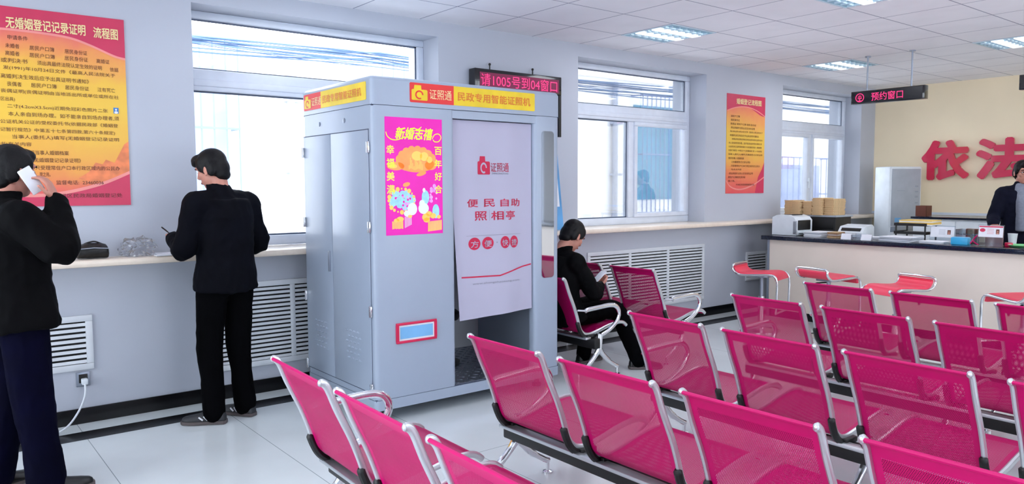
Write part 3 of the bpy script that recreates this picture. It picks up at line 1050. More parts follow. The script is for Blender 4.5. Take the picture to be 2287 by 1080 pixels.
b.build('side_lettering', 'lightyel', lp, smooth=False)
b = MB()
for i, s in enumerate('百年好合'):
    b.text(s, lpos(474, 350 + i * 109, .0014), XW, ZW, w=60 * K, h=58 * K, bold=.02)
b.build('side_lettering', 'lightyel', lp, smooth=False)
rc = random.Random(11)
b = MB()      # generic bride and groom dolls, side by side
for k in range(26):
    a = rc.random() * 2 * PI; r = 92 * math.sqrt(rc.random())
    b.mi = 0
    b.disc(lpos(195 + r * math.cos(a), 735 + .95 * r * math.sin(a), .0005 + .00002 * k), 24 * K, XW, ZW, 0, 12)
for k in range(20):
    a = k * 2 * PI / 20
    b.mi = 2
    b.disc(lpos(195 + 104 * math.cos(a), 735 + 98 * math.sin(a), .0012), (7 + 5 * (k % 3)) * K, XW, ZW, 0, 8)
for k in range(16):
    a = rc.random() * 2 * PI; r = 80 * math.sqrt(rc.random())
    b.mi = 3 if k % 2 else 4
    b.disc(lpos(195 + r * math.cos(a), 735 + r * math.sin(a), .0013), 9 * K, XW, ZW, 0, 8)
b.mi = 1
b.disc(lpos(280, 808, .0015), 40 * K, XW, ZW, 0, 20, 44 * K)
b.disc(lpos(240, 845, .0014), 30 * K, XW, ZW, 0, 14, 22 * K)
b.mi = 2
for q in ((180, 890, 30, 18), (150, 900, 22, 14), (260, 868, 18, 12)):
    b.disc(lpos(q[0], q[1], .0014), q[2] * K, XW, ZW, 0, 14, q[3] * K)
for k in range(9):
    b.mi = 2
    b.prism([(0, 0), (8 * K, 0), (8 * K, 55 * K), (0, 55 * K)], lpos(115 + k * 10, 972 - 2 * k % 5, .0015), XW, ZW, 0)
for k in range(6):
    b.mi = 1
    b.prism([(0, 0), (4 * K, 0), (4 * K, 80 * K), (0, 80 * K)], lpos(218 + k * 10, 965 - 5 * k, .0013), XW, ZW, 0)
b.build('bride_figure', ['lightblu', 'lightwht', 'lightora2', 'lightpink', 'lightlil'], lp, smooth=False)
b = MB()
b.mi = 0
b.disc(lpos(392, 712, .0010), 32 * K, XW, ZW, 0, 18, 52 * K)
b.disc(lpos(480, 832, .0012), 30 * K, XW, ZW, 0, 18, 52 * K)
b.mi = 1
b.disc(lpos(375, 805, .0014), 44 * K, XW, ZW, 0, 20, 40 * K)
b.disc(lpos(362, 765, .0013), 24 * K, XW, ZW, 0, 14, 28 * K)
b.disc(lpos(380, 650, .0013), 12 * K, XW, ZW, 0, 12, 16 * K)
b.mi = 4
for k in range(16):
    b.disc(lpos(430 + 60 * rc.random(), 600 + 150 * rc.random(), .0011), (6 + 9 * rc.random()) * K, XW, ZW, 0, 8)
b.mi = 2
for q in ((395, 880, 34, 28), (420, 850, 26, 18), (455, 870, 26, 20), (400, 905, 28, 18), (505, 880, 18, 14)):
    b.disc(lpos(q[0], q[1], .0015), q[2] * K, XW, ZW, 0, 14, q[3] * K)
for k in range(11):
    b.prism([(0, 0), (9 * K, 0), (10 * K, 72 * K), (2 * K, 72 * K)], lpos(410 + k * 11, 1003 - k, .0015), XW, ZW, 0)
b.build('groom_figure', ['lightblu', 'lightwht', 'lightora2', 'lightpink', 'lightlil'], lp, smooth=False)

# photo delivery slot
b = MB()
sx0, sx1, sz0, sz1 = 2.407, 2.710, .501, .633
b.box(sx0, sx1, BYF - .014, BYF, sz0, sz0 + .016, .003); b.box(sx0, sx1, BYF - .014, BYF, sz1 - .016, sz1, .003)
b.box(sx0, sx0 + .018, BYF - .0138, BYF, sz0 + .013, sz1 - .013); b.box(sx1 - .018, sx1, BYF - .0138, BYF, sz0 + .013, sz1 - .013)
sl = b.build('delivery_slot', 'trayframe', booth)
b = MB(); b.box(sx0 + .016, sx1 - .016, BYF - .006, BYF - .001, sz0 + .014, sz1 - .014); b.mi = 1; b.box(sx0 + .03, sx1 - .03, BYF - .008, BYF - .005, sz0 + .028, sz1 - .028); b.build('slot_flap', ['whitepl', 'traypane'], sl, smooth=False)
# slim mirror in the right pillar
def rrect(x0, x1, z0, z1, r, n=5):
    P = []
    for cx, cz, a0 in ((x1 - r, z1 - r, 0), (x0 + r, z1 - r, 90), (x0 + r, z0 + r, 180), (x1 - r, z0 + r, 270)):
        for k in range(n + 1):
            a = R(a0 + 90 * k / n)
            P.append((cx + r * math.cos(a), cz + r * math.sin(a)))
    return P
b = MB(); b.prism(rrect(3.626, 3.752, .826, 1.902, .028), (0, BYF - .0006, 0), XW, ZW, .001); mf = b.build('mirror_rim', 'steel', booth, smooth=False)
b = MB(); b.prism(rrect(3.630, 3.748, .830, 1.898, .026), (0, BYF - .0016, 0), XW, ZW, .0005); b.build('mirror', 'mirror', booth, smooth=False)

# curtain in the doorway
cur = thing('booth_curtain', (3.22, BYF + .05, .62), 'pale lilac printed curtain hanging in the photo booth doorway', 'curtain')
def cur_pt(u, v):
    """u 0..1 left to right, v 0..1 top to bottom"""
    xl = 2.866 + .085 * max(0, v - .3)
    xr = 3.562 - .004 * v
    z = 1.945 - v * (1.945 - .585) + .028 * v * u
    y = BYF + .035 + .010 * math.sin(u * 6 + 1.2) * v + .003 * math.sin(u * 15 + v * 2) - .012 * v
    return Vector((xl + (xr - xl) * u, y, z))
b = MB()
NU, NV = 40, 30
G = [[b.bm.verts.new(cur_pt(i / NU, j / NV)) for i in range(NU + 1)] for j in range(NV + 1)]
G2 = [[b.bm.verts.new(cur_pt(i / NU, j / NV) + Vector((0, .002, 0))) for i in range(NU + 1)] for j in range(NV + 1)]
for j in range(NV):
    for i in range(NU):
        b._f((G[j][i], G[j + 1][i], G[j + 1][i + 1], G[j][i + 1]))
        b._f((G2[j][i], G2[j][i + 1], G2[j + 1][i + 1], G2[j + 1][i]))
for j in range(NV):
    b._f((G[j][0], G2[j][0], G2[j + 1][0], G[j + 1][0])); b._f((G[j][NU], G[j + 1][NU], G2[j + 1][NU], G2[j][NU]))
for i in range(NU):
    b._f((G[NV][i], G2[NV][i], G2[NV][i + 1], G[NV][i + 1]))
b.build('cloth', 'curtain', cur, recalc=False)
def drape(b, off):
    """lay flat printing (x,z) on the curtain surface"""
    for _ in range(2):
        es = [e for e in b.bm.edges if e.calc_length() > .022]
        if es:
            bmesh.ops.subdivide_edges(b.bm, edges=es, cuts=2, use_grid_fill=False)
    bmesh.ops.triangulate(b.bm, faces=b.bm.faces[:])
    for v in b.bm.verts:
        x, z = v.co.x, v.co.z
        vv = (1.945 - z) / (1.945 - .585)
        for _ in range(3):
            xl = 2.866 + .085 * max(0, vv - .3)
            u = min(1, max(0, (x - xl) / (3.562 - .004 * vv - xl)))
            vv = (1.945 + .028 * vv * u - z) / (1.945 - .585)
        v.co.y = cur_pt(u, vv).y - off
# positions measured on the curtain in metres
def cxy(px, py):      # print layout grid of the curtain (641 x 1080 sheet)
    return 2.888 + (px - 20) / 600 * .672, 1.955 - (py + 120) / 1300 * 1.36 * .985
b = MB()
ox, oz = cxy(190, 242)
camera_logo(b, (ox, 4, oz), XW, ZW, .108, .125)
drape(b, .0016); b.build('camera_mark', 'curred', cur, smooth=False)
b = MB(); camera_lens(b, (ox, 4, oz), XW, ZW, .108, .125); drape(b, .0026); b.build('camera_lens', 'curtain', cur, smooth=False)
b = MB()
x, z = cxy(292, 224); b.text('证照通', (x, 4, z), XW, ZW, w=.155, h=.062, bold=.005)
drape(b, .0016); b.build('brand_lettering', 'curred', cur, smooth=False)
b = MB()
x, z = cxy(300, 240); b.text('ZHENG ZHAOTONG', (x, 4, z), XW, ZW, w=.142, h=.011, bold=.01)
x, z = cxy(145, 980); b.text('www.zhengzhaotong.com', (x, 4, z), XW, ZW, w=.41, h=.017)
x, z = cxy(105, 650); b.prism([(0, 0), (.47, 0), (.47, .0022), (0, .0022)], (x, 4, z), XW, ZW, 0)
for px in (278, 392):
    x, z = cxy(px, 552); b.prism([(0, 0), (.002, 0), (.002, .075), (0, .075)], (x, 4, z), XW, ZW, 0)
x, z = cxy(332, 700); b.disc((x, 4, z), .005, XW, ZW, 0, 10)
drape(b, .0016); b.build('small_print', 'sgrey', cur, smooth=False)
b = MB()
for s, px, w in (('便', 112, 78), ('民', 235, 84), ('自', 363, 62), ('助', 446, 72)):
    x, z = cxy(px, 458); b.text(s, (x, 4, z), XW, ZW, w=w / 600 * .672, h=.054, bold=.02)
for s, px, w in (('照', 165, 92), ('相', 292, 92), ('亭', 404, 72)):
    x, z = cxy(px, 548); b.text(s, (x, 4, z), XW, ZW, w=w / 600 * .672, h=.062, bold=.02)
drape(b, .0016); b.build('title_lettering', 'curred', cur, smooth=False)
for px, r in ((162, 44), (263, 44), (394, 36), (468, 34)):
    b = MB()
    x, z = cxy(px, 702); b.disc((x, 4, z), r / 600 * .672, XW, ZW, 0, 24, .043)
    drape(b, .0016); b.build('round_badge', 'curred', cur, smooth=False)
b = MB()
for s, px, w in (('方', 135, 56), ('便', 236, 56), ('快', 371, 46), ('捷', 446, 44)):
    x, z = cxy(px, 728); b.text(s, (x, 4, z), XW, ZW, w=w / 600 * .672, h=.046, bold=.012)
drape(b, .0026); b.build('badge_lettering', 'curtain', cur, smooth=False)
b = MB()
P = [cxy(68, 922), cxy(350, 928), cxy(540, 880), cxy(612, 868)]
for p, q in zip(P, P[1:]):
    for k in range(6):
        a, c = k / 6, (k + 1) / 6
        pa = (p[0] + (q[0] - p[0]) * a, p[1] + (q[1] - p[1]) * a); pc = (p[0] + (q[0] - p[0]) * c, p[1] + (q[1] - p[1]) * c)
        b.prism([(pa[0], pa[1] - .005), (pc[0], pc[1] - .005), (pc[0], pc[1] + .005), (pa[0], pa[1] + .005)], (0, 4, 0), XW, ZW, 0)
drape(b, .0016); b.build('red_stripe', 'curred', cur, smooth=False)
# stool standing inside the booth
st = thing('booth_stool', (3.12, 4.85, .163), 'dark round stool half hidden behind the photo booth curtain', 'stool')
b = MB(); b.lathe([(.0, .0), (.16, .0), (.17, .02), (.17, .05), (.15, .065), (0, .065)], (3.12, 4.85, .50), 24); b.build('seat', 'blackpl', st)
b = MB(); b.tube([(3.12, 4.85, .18), (3.12, 4.85, .50)], .025, 12); b.build('column', 'chrome', st)
b = MB(); b.lathe([(.0, 0), (.17, 0), (.17, .012), (.03, .03), (0, .03)], (3.12, 4.85, .164), 24); b.build('base', 'blackpl', st)

# slim display board leaning on the sill behind the booth
t = thing('display_board', (4.5, 5.35, 1.086), 'sky-blue display board standing on the sill behind the photo booth', 'display board')
rot = Matrix.Rotation(R(-4), 3, 'X')
b = MB(); b.prism([(0, 0), (.70, 0), (.655, .84), (.02, .84)], (4.20, 5.385, 1.0875), XW, Vector((0, math.sin(R(4)), math.cos(R(4)))), .01); b.build('printed_board', 'banner', t, smooth=False)
b = MB(); b.prism([(.40, .22), (.66, .22), (.645, .50), (.42, .52)], (4.20, 5.3838, 1.0875), XW, Vector((0, math.sin(R(4)), math.cos(R(4)))), .001); b.build('white_field', 'paper', t, smooth=False)

# ================================================================ benches
PROF = [(0, .80), (.012, .797), (.03, .775), (.06, .70), (.09, .635), (.12, .57), (.15, .49), (.172, .42), (.19, .385), (.22, .357), (.26, .345), (.30, .345), (.38, .36), (.48, .385), (.57, .40), (.63, .402), (.67, .392), (.70, .368)]
SW, SP = .515, .63
def make_bench(n):
    t = thing('waiting_bench', (0, 0, 0), None, None)
    P = catmull([(p[0], 0, p[1]) for p in PROF], 3)
    L = n * SP - (SP - SW)
    S = [0.0]
    for a, c in zip(P, P[1:]):
        S.append(S[-1] + (c - a).length)
    N = []
    for i in range(len(P)):
        tn = (P[min(i + 1, len(P) - 1)] - P[max(i - 1, 0)]).normalized()
        N.append(Vector((tn.z, 0, -tn.x)))
    for k in range(n):
        ya, yb = -k * SP - .012, -k * SP - SW + .012
        b = MB()
        uvl = b.bm.loops.layers.uv.new('UVMap')
        ys = [ya, yb]
        def quad(vs, uvs):
            f = b._f(vs)
            if f:
                for l, q in zip(f.loops, uvs):
                    l[uvl].uv = q
        A = [[b.bm.verts.new(P[i] + N[i] * s + Vector((0, y, 0))) for y in ys] for s in (.0004, -.0004) for i in range(len(P))]
        m = len(P)
        U = [.012, SW - .012]
        for side in (0, 1):
            for i in range(m - 1):
                a0, a1 = A[side * m + i], A[side * m + i + 1]
                vs = (a0[0], a0[1], a1[1], a1[0])
                uv = ((U[0], S[i]), (U[1], S[i]), (U[1], S[i + 1]), (U[0], S[i + 1]))
                quad(vs, uv)
        b.mi = 1
        b.tube([P[0] + Vector((0, ya, 0)), P[0] + Vector((0, yb, 0))], .007, 8)
        b.tube([P[-1] + Vector((0, ya, 0)), P[-1] + Vector((0, yb, 0))], .007, 8)
        b.build('seat_shell', ['perf', 'pink'], t, recalc=False)
        for y in (-k * SP - .010, -k * SP - SW + .010):
            b = MB()
            b.tube([p + Vector((0, y, 0)) for p in P], .0145, 8, flat=.72, upv=(0, 1, 0))
            b.ell((P[0].x - .001, y, P[0].z), (.008, .0105, .0125), u=10, v=8)
            b.build('side_frame', 'alu', t)
            b = MB()
            q = catmull([(.150, 0, .455), (.166, 0, .41), (.190, 0, .365), (.225, 0, .335), (.28, 0, .325)], 4)
            b.tube([p + Vector((0, y, 0)) for p in q], [.010] + [.017] * (len(q) - 2) + [.02], 8)
            b.box(.235, .33, y - .03, y + .03, .318, .345, .006)
            b.build('seat_bracket', 'blackpl', t)
    b = MB(); b.box(.262, .325, -L - .07, .07, .238, .318, .008); b.build('beam', 'blackpl', t)
    b = MB(); b.box(.205, .262, -L - .03, .03, .312, .330, .004); b.build('rear_rail', 'alu', t)
    posts = [.045, -L - .045] + ([-(n // 2) * SP + (SP - SW) / 2] if n > 3 else [])
    for j, y in enumerate(posts):
        b = MB()
        b.tube(catmull([(.345, y, .348), (.34, y, .29), (.335, y, .235)], 4), .026, 12, flat=.8, upv=(0, 1, 0))
        b.tube(catmull([(.335, y, .245), (.31, y, .20), (.24, y, .135), (.16, y, .085), (.11, y, .062)], 5), [.024] * 6 + [.021] * 6 + [.016] * 9, 10, flat=.75, upv=(0, 1, 0))
        b.tube(catmull([(.335, y, .245), (.36, y, .20), (.425, y, .135), (.50, y, .085), (.545, y, .062)], 5), [.024] * 6 + [.021] * 6 + [.016] * 9, 10, flat=.75, upv=(0, 1, 0))
        lg = b.build('leg', 'chrome', t)
        for x in (.118, .538):
            b = MB(); b.lathe([(.026, 0), (.026, .008), (.009, .014), (.009, .066)], (x, y, 0), 14); b.build('foot_pad', 'chrome', lg)
        if j < 2:
            b = MB()
            q = catmull([(.185, y, .545), (.22, y, .553), (.34, y, .56), (.45, y, .564), (.515, y, .552), (.552, y, .512), (.55, y, .462), (.51, y, .41), (.44, y, .365), (.36, y, .335)], 5)
            b.tube(q, .0185, 10, flat=.8, upv=(0, 1, 0))
            b.tube([(.135, y + (-.035 if y > 0 else .035), .55), (.19, y, .546)], .009, 8)
            b.build('armrest', 'chrome', t)
    return t
ROWS = [(1.150, 3.045, -1.9, 'crimson perforated bench, row nearest the two standing men'),
        (2.045, 2.920, -.2, 'crimson perforated bench, second row from the photo booth side'),
        (3.110, 2.895, -1.9, 'crimson perforated bench, middle of the five parallel rows'),
        (4.130, 2.955, -2.2, 'crimson perforated bench, fourth of the five parallel rows, second from the counter stools'),
        (5.045, 2.990, -2.8, 'crimson perforated bench, row nearest the counter stools')]
pb = make_bench(4)
for i, (x, y, rz, lb) in enumerate(ROWS):
    o = pb if i == 0 else copy_tree(pb)
    o.location = (x, y, 0)
    o.rotation_euler = (0, 0, R(rz))
    tag(o, lb, 'waiting bench', 'crimson benches in five parallel rows')
pb2 = make_bench(2)
for i, (x, y, lb) in enumerate(((3.865, 5.395, 'crimson bench beside the photo booth, with the man sitting on it'),
                               (4.835, 5.355, 'empty crimson bench by the wall under the middle window'))):
    o = pb2 if i == 0 else copy_tree(pb2)
    o.location = (x, y, 0)
    tag(o, lb, 'waiting bench', 'short crimson benches by the window wall')

# ================================================================ bar stools
def make_stool():
    t = thing('bar_stool', (0, 0, 0), None, None)
    PR = catmull([(-.222, 0, .672), (-.226, 0, .655), (-.205, 0, .622), (-.165, 0, .602), (-.10, 0, .598), (0, 0, .604), (.09, 0, .612), (.15, 0, .610), (.19, 0, .590), (.207, 0, .545)], 4)
    b = MB()
    th = .012
    rings = []
    for i, p in enumerate(PR):
        tn = (PR[min(i + 1, len(PR) - 1)] - PR[max(i - 1, 0)]).normalized()
        n = Vector((-tn.z, 0, tn.x))
        w = .178
        ring = []
        for (yy, s) in ((-w, 0), (-w + .012, .9), (-w / 2, 1.0), (0, 1.0), (w / 2, 1.0), (w - .012, .9), (w, 0), (w - .012, -1), (0, -1), (-w + .012, -1)):
            ring.append(p + Vector((0, yy, 0)) + n * (th * s))
        rings.append(ring)
    b.loft(rings)
    b.build('seat', 'stool', t)
    b = MB()
    y = .19
    side = catmull([(.215, 0, .22), (.222, 0, .40), (.222, 0, .53), (.200, 0, .585), (.155, 0, .602), (.05, 0, .598), (-.10, 0, .588), (-.17, 0, .592), (-.215, 0, .615), (-.240, 0, .652), (-.232, 0, .682)], 5)
    pth = [p + Vector((0, -y, 0)) for p in side]
    end = pth[-1]
    pth += [Vector((end.x, -y + .03, end.z + .012)), Vector((end.x, 0, end.z + .014)), Vector((end.x, y - .03, end.z + .012))]
    pth += [p + Vector((0, y, 0)) for p in reversed(side)]
    b.tube(pth, .0115, 10, closed=True)
    b.build('tube_frame', 'chrome', t)
    b = MB(); b.tube([(0, 0, .02), (0, 0, .36)], .03, 16); b.build('column', 'chrome', t)
    b = MB(); b.tube([(0, 0, .35), (0, 0, .56)], .019, 14); b.box(-.09, .09, -.08, .08, .558, .590, .006); b.build('gas_lift', 'steel', t)
    b = MB(); b.lathe([(0, 0), (.20, 0), (.20, .008), (.12, .018), (.045, .03), (.03, .045), (0, .045)], (0, 0, 0), 32); b.build('base', 'chrome', t)
    b = MB(); b.tube([(0, 0, .545), (-.05, .10, .53), (-.06, .17, .50)], .007, 8); b.ell((-.062, .18, .487), (.012, .012, .025), u=10, v=8); b.build('lever', 'blackpl', t)
    return t
s0 = make_stool()
for i, (x, y, a, lb) in enumerate(((6.90, 4.55, -76, 'coral red bar stool at the far end of the counter, side-on by the small grille'),
                                   (7.10, 3.93, -12, 'coral red bar stool, second from the wall, its chrome back lip towards us'),
                                   (6.82, 3.14, 163, 'coral red bar stool turned round, seat front towards the benches'),
                                   (6.95, 2.20, 58, 'coral red bar stool in front of the counter below the red-headed name card'))):
    o = s0 if i == 0 else copy_tree(s0)
    o.location = (x, y, 0)
    o.rotation_euler = (0, 0, R(a))
    tag(o, lb, 'bar stool', 'coral red bar stools along the counter')

# ================================================================ counter
TZ = .93
CX0, CX1, CY0, CY1 = 7.67, 8.36, -2.2, 5.08
ct = thing('service_counter', (8.0, 2.0, 0), 'long beige service counter with a dark granite top', 'counter')
b = MB(); b.box(CX0, CX1, CY0, CY1, TZ - .045, TZ, .004); b.build('countertop', 'granite', ct)
b = MB(); b.box(CX0 + .06, CX0 + .09, CY0 + .05, CY1 - .075, .09, TZ - .045); b.build('front_panel', 'counter', ct, smooth=False)
b = MB(); b.box(CX0 + .055, CX1 - .03, CY1 - .078, CY1 - .05, .0, TZ - .045); b.build('end_panel', 'steel', ct, smooth=False)
b = MB(); b.box(CX0 + .08, CX0 + .10, CY0 + .05, CY1 - .075, 0, .09); b.build('kickboard', 'black_stone', ct, smooth=False)

# printer
t = thing('laser_printer', (8.02, 4.90, TZ), 'white laser printer with a dark paper slot at the end of the counter', 'printer')
b = MB()
sec = [(0, 0), (.30, 0), (.30, .17), (.27, .205), (.20, .228), (.06, .228), (0, .20)]
b.loft([[Vector((7.86 + .34 * u, 5.06 - p[0], TZ + .004 + p[1])) for p in sec] for u in (0, .04, .96, 1)])
b.build('body', 'whitepl', t, angle=25)
b = MB(); b.box(7.90, 8.16, 4.752, 4.80, TZ + .06, TZ + .175, .01); b.build('front_recess', 'blackpl', t)
b = MB(); b.box(7.92, 8.14, 4.66, 4.78, TZ + .03, TZ + .042, .004); b.build('paper_tray', 'whitepl', t)
b = MB(); b.box(7.93, 8.13, 4.84, 4.95, TZ + .228, TZ + .236, .003); b.build('output_tray', 'blackpl', t)
b = MB(); b.box(7.86, 7.875, 4.752, 4.80, TZ + .01, TZ + .17, .006); b.build('side_cheek', 'greypl', t)
# stacks of papers
def papers(x, y, w, d, n, label, seed, colr=('paper',), group='paper stacks on the counter'):
    rr = random.Random(seed)
    b = MB()
    z = TZ + .0005
    for i in range(n):
        h = .0035 + .004 * rr.random()
        b.mi = rr.randrange(len(colr))
        b.box(x - w / 2, x + w / 2, y - d / 2, y + d / 2, z, z + h * .85, rot=Matrix.Rotation(R(rr.uniform(-7, 7)), 3, 'Z'))
        z += h
    tag(b.build('paper_stack', list(colr), None, smooth=False), label, 'paper stack', group)
papers(7.98, 4.54, .30, .20, 11, 'stack of white papers just right of the laser printer', 1, ('paper', 'paper', 'greypl'))
papers(7.96, 4.335, .17, .11, 10, 'short stack of brown-edged booklets beside the white papers', 2, ('kraft', 'brown', 'paper'))
papers(7.88, 3.60, .28, .32, 9, 'wide stack of papers in the middle of the counter, left of the name plates', 3, ('paper', 'greypl', 'paper'))
papers(7.90, 3.28, .20, .22, 4, 'thin papers lying in front of the left name plate', 4, ('paper', 'greypl'))
papers(8.10, 4.02, .20, .22, 3, 'few loose sheets behind the two white cards', 5, ('paper',))
t = thing('passbook_printer', (8.2, 4.24, TZ), 'low grey desktop printer behind the booklets', 'printer')
b = MB()
sec = [(0, 0), (.26, 0), (.26, .05), (.20, .115), (.04, .135), (0, .11)]
b.loft([[Vector((8.33 - p[0], 4.24 - .14 + .28 * u, TZ + .002 + p[1])) for p in sec] for u in (0, .05, .95, 1)])
b.build('body', 'whitepl', t, angle=25)
b = MB(); b.box(8.09, 8.12, 4.13, 4.35, TZ + .058, TZ + .10, .004, rot=Matrix.Rotation(R(40), 3, 'Y')); b.build('slot', 'blackpl', t)
for y, lb in ((4.115, 'small white tent card nearer the printers on the counter edge'), (3.90, 'small white tent card nearer the wide paper stack on the counter edge')):
    b = MB()
    b.prism([(-.055, 0), (.055, 0), (.055, .062), (-.055, .062)], (7.75, y, TZ + .001), XK, Vector((.35, 0, 1)).normalized(), .002)
    b.prism([(-.055, 0), (.055, 0), (.055, .062), (-.055, .062)], (7.795, y, TZ + .001), XK, Vector((-.35, 0, 1)).normalized(), .002)
    tag(b.build('tent_card', 'paper', smooth=False), lb, 'card', 'white tent cards')
b = MB()
b.box(7.76, 7.86, 3.95, 4.06, TZ + .001, TZ + .006); b.box(7.76, 7.764, 3.95, 4.06, TZ + .006, TZ + .05); b.box(7.855, 7.86, 3.95, 4.06, TZ + .006, TZ + .06)
tag(b.build('card_holder', 'acrylic', smooth=False), 'clear acrylic holder between the two white tent cards', 'holder')
# document tray with folders
t = thing('document_tray', (8.20, 3.60, TZ), 'black two-tier document tray behind the papers on the counter', 'document tray')
for k, z in enumerate((TZ + .065, TZ + .15)):
    b = MB()
    b.box(8.06, 8.34, 3.44, 3.76, z, z + .006); b.box(8.06, 8.065, 3.44, 3.76, z, z + .028); b.box(8.06, 8.34, 3.44, 3.445, z, z + .028); b.box(8.06, 8.34, 3.755, 3.76, z, z + .028)
    b.build('shelf', 'blackpl', t, smooth=False)
for x in (8.075, 8.325):
    for y in (3.455, 3.745):
        b = MB(); b.tube([(x, y, TZ), (x, y, TZ + .155)], .009, 8); b.build('post', 'blackpl', t)
rr = random.Random(5)
z = TZ + .157
for i, c in enumerate(('paper', 'yellowfolder', 'yellowfolder', 'paper', 'yellowfolder')):
    b = MB(); b.box(8.07, 8.33, 3.40, 3.72, z, z + .010, .003, rot=Matrix.Rotation(R(rr.uniform(-5, 5)), 3, 'Z')); z += .0105
    o = b.build('document_folder', c)
    tag(o, ['white papers at the bottom of the pile on the document tray', 'yellow folder, lowest yellow one on the document tray', 'yellow folder, middle yellow one on the document tray', 'white papers between two yellow folders on the document tray', 'yellow folder on top of the document tray'][i], 'folder', 'folders on the document tray')
b = MB(); b.box(8.08, 8.32, 3.47, 3.73, TZ + .0715, TZ + .085, .002); tag(b.build('paper_stack', 'paper'), 'papers on the lower tier of the black document tray', 'paper stack')
# acrylic name plates
def nameplate(x, y, w, h, z0, label, red):
    t = thing('name_plate', (x, y, TZ), label, 'name plate', 'acrylic name plates with portrait cards')
    Yd = Vector((.12, 0, 1)).normalized()
    O = Vector((x, y + w / 2, TZ + .003))
    b = MB(); b.prism([(0, 0), (w, 0), (w, z0 + h + .01), (0, z0 + h + .01)], O, XK, Yd, .004); b.box(x - .02, x + .07, y - w / 2, y + w / 2, TZ + .0005, TZ + .004); b.build('stand', 'acrylic', t, smooth=False)
    O2 = O + Yd * z0 + Vector((-.001, 0, 0))
    b = MB(); b.prism([(.006, .0), (w - .006, 0), (w - .006, h), (.006, h)], O2, XK, Yd, .0008); cd = b.build('card', 'paper', t, smooth=False)
    O3 = O2 + Vector((-.0008, 0, 0))
    b = MB()
    b.prism([(w * .70, h * .28), (w * .83, h * .28), (w * .83, h * .70), (w * .70, h * .70)], O3, XK, Yd, 0); b.build('portrait', 'brown', cd, smooth=False)
    b = MB()
    O4 = O3 + Vector((-.0005, 0, 0))
    b.disc(O4 + XK * (w * .765) + Yd * (h * .52), w * .032, XK, Yd); b.disc(O4 + XK * (w * .765) + Yd * (h * .36), w * .05, XK, Yd, ry=w * .035)
    b.build('portrait_figure', 'skin', cd, smooth=False)
    b = MB()
    if red:
        b.prism([(w * .04, h * .86), (w * .96, h * .86), (w * .96, h * .97), (w * .04, h * .97)], O3, XK, Yd, 0)
        b.disc(O3 + XK * (w * .18) + Yd * (h * .60), w * .11, XK, Yd, ry=h * .16)
    for k in range(4):
        b.prism([(w * .36, h * (.30 + .13 * k)), (w * .62, h * (.30 + .13 * k)), (w * .62, h * (.325 + .13 * k)), (w * .36, h * (.325 + .13 * k))], O3, XK, Yd, 0)
    b.build('printed_marks', 'paper_red' if red else 'sgrey', cd, smooth=False)
nameplate(8.09, 3.30, .235, .105, .045, 'plain white name card in a clear stand beside the document tray', False)
nameplate(7.80, 2.765, .215, .105, .085, 'red-headed name card in a tall clear stand beside the pink ribbon', True)
t = thing('pen_organizer', (8.16, 3.06, TZ), 'grey clear desk organizer between the two name plates', 'organizer')
b = MB()
for q in ((8.08, 8.24, 2.96, 2.965), (8.08, 8.24, 3.165, 3.17), (8.08, 8.084, 2.96, 3.17), (8.236, 8.24, 2.96, 3.17), (8.08, 8.24, 3.06, 3.064)):
    b.box(*q, TZ + .004, TZ + .135)
b.box(8.08, 8.24, 2.96, 3.17, TZ + .0005, TZ + .005)
b.build('box', 'acrylic', t, smooth=False)
b = MB()
for k in range(10):
    b.lathe([(.012, 0), (.012, .012)], (8.10 + .03 * (k % 2), 2.98 + .0185 * k, TZ + .08), 10)
b.build('stamp_caps', 'greypl', t)
b = MB(); b.box(7.82, 7.90, 2.96, 3.11, TZ + .001, TZ + .07, .006); b.mi = 1; b.box(7.825, 7.895, 2.97, 3.10, TZ + .07, TZ + .074, .001)
tag(b.build('tissue_box', ['bluepl', 'whitepl']), 'small cyan-blue box on the counter edge', 'box')
t = MB(); t.tube(catmull([(7.80, 2.93, TZ + .02), (7.82, 2.90, TZ + .07), (7.80, 2.875, TZ + .095), (7.785, 2.90, TZ + .05), (7.80, 2.86, TZ + .012)], 5), .011, 8, flat=.5)
tag(t.build('ribbon', 'pink'), 'pink ribbon bow beside the right name plate', 'ribbon')
t = thing('paper_cup', (8.16, 2.70, TZ), 'white paper cup standing behind the right name plate', 'cup')
b = MB(); b.lathe([(0, 0), (.030, 0), (.040, .105), (.042, .108), (.038, .108), (.028, .01), (0, .01)], (8.16, 2.70, TZ + .001), 20); b.build('cup_wall', 'paper', t)
b = MB(); b.lathe([(0, 0), (.10, 0), (.125, .018), (.12, .02), (.095, .006), (0, .006)], (7.98, 2.56, TZ + .001), 24)
tag(b.build('plate', 'greenpl'), 'pale green dish on the counter near the paper cup', 'dish')
b = MB(); b.box(7.90, 7.95, 2.62, 2.68, TZ + .001, TZ + .04, .008); tag(b.build('ink_pad', 'redlet'), 'small red box beside the green dish', 'box')
b = MB(); b.lathe([(0, 0), (.035, 0), (.042, .02), (.042, .11), (.036, .115), (.02, .118), (.018, .14), (0, .14)], (8.18, 2.44, TZ + .001), 20)
tag(b.build('thermos_mug', 'blackpl'), 'black lidded mug on the counter behind the green dish', 'mug')

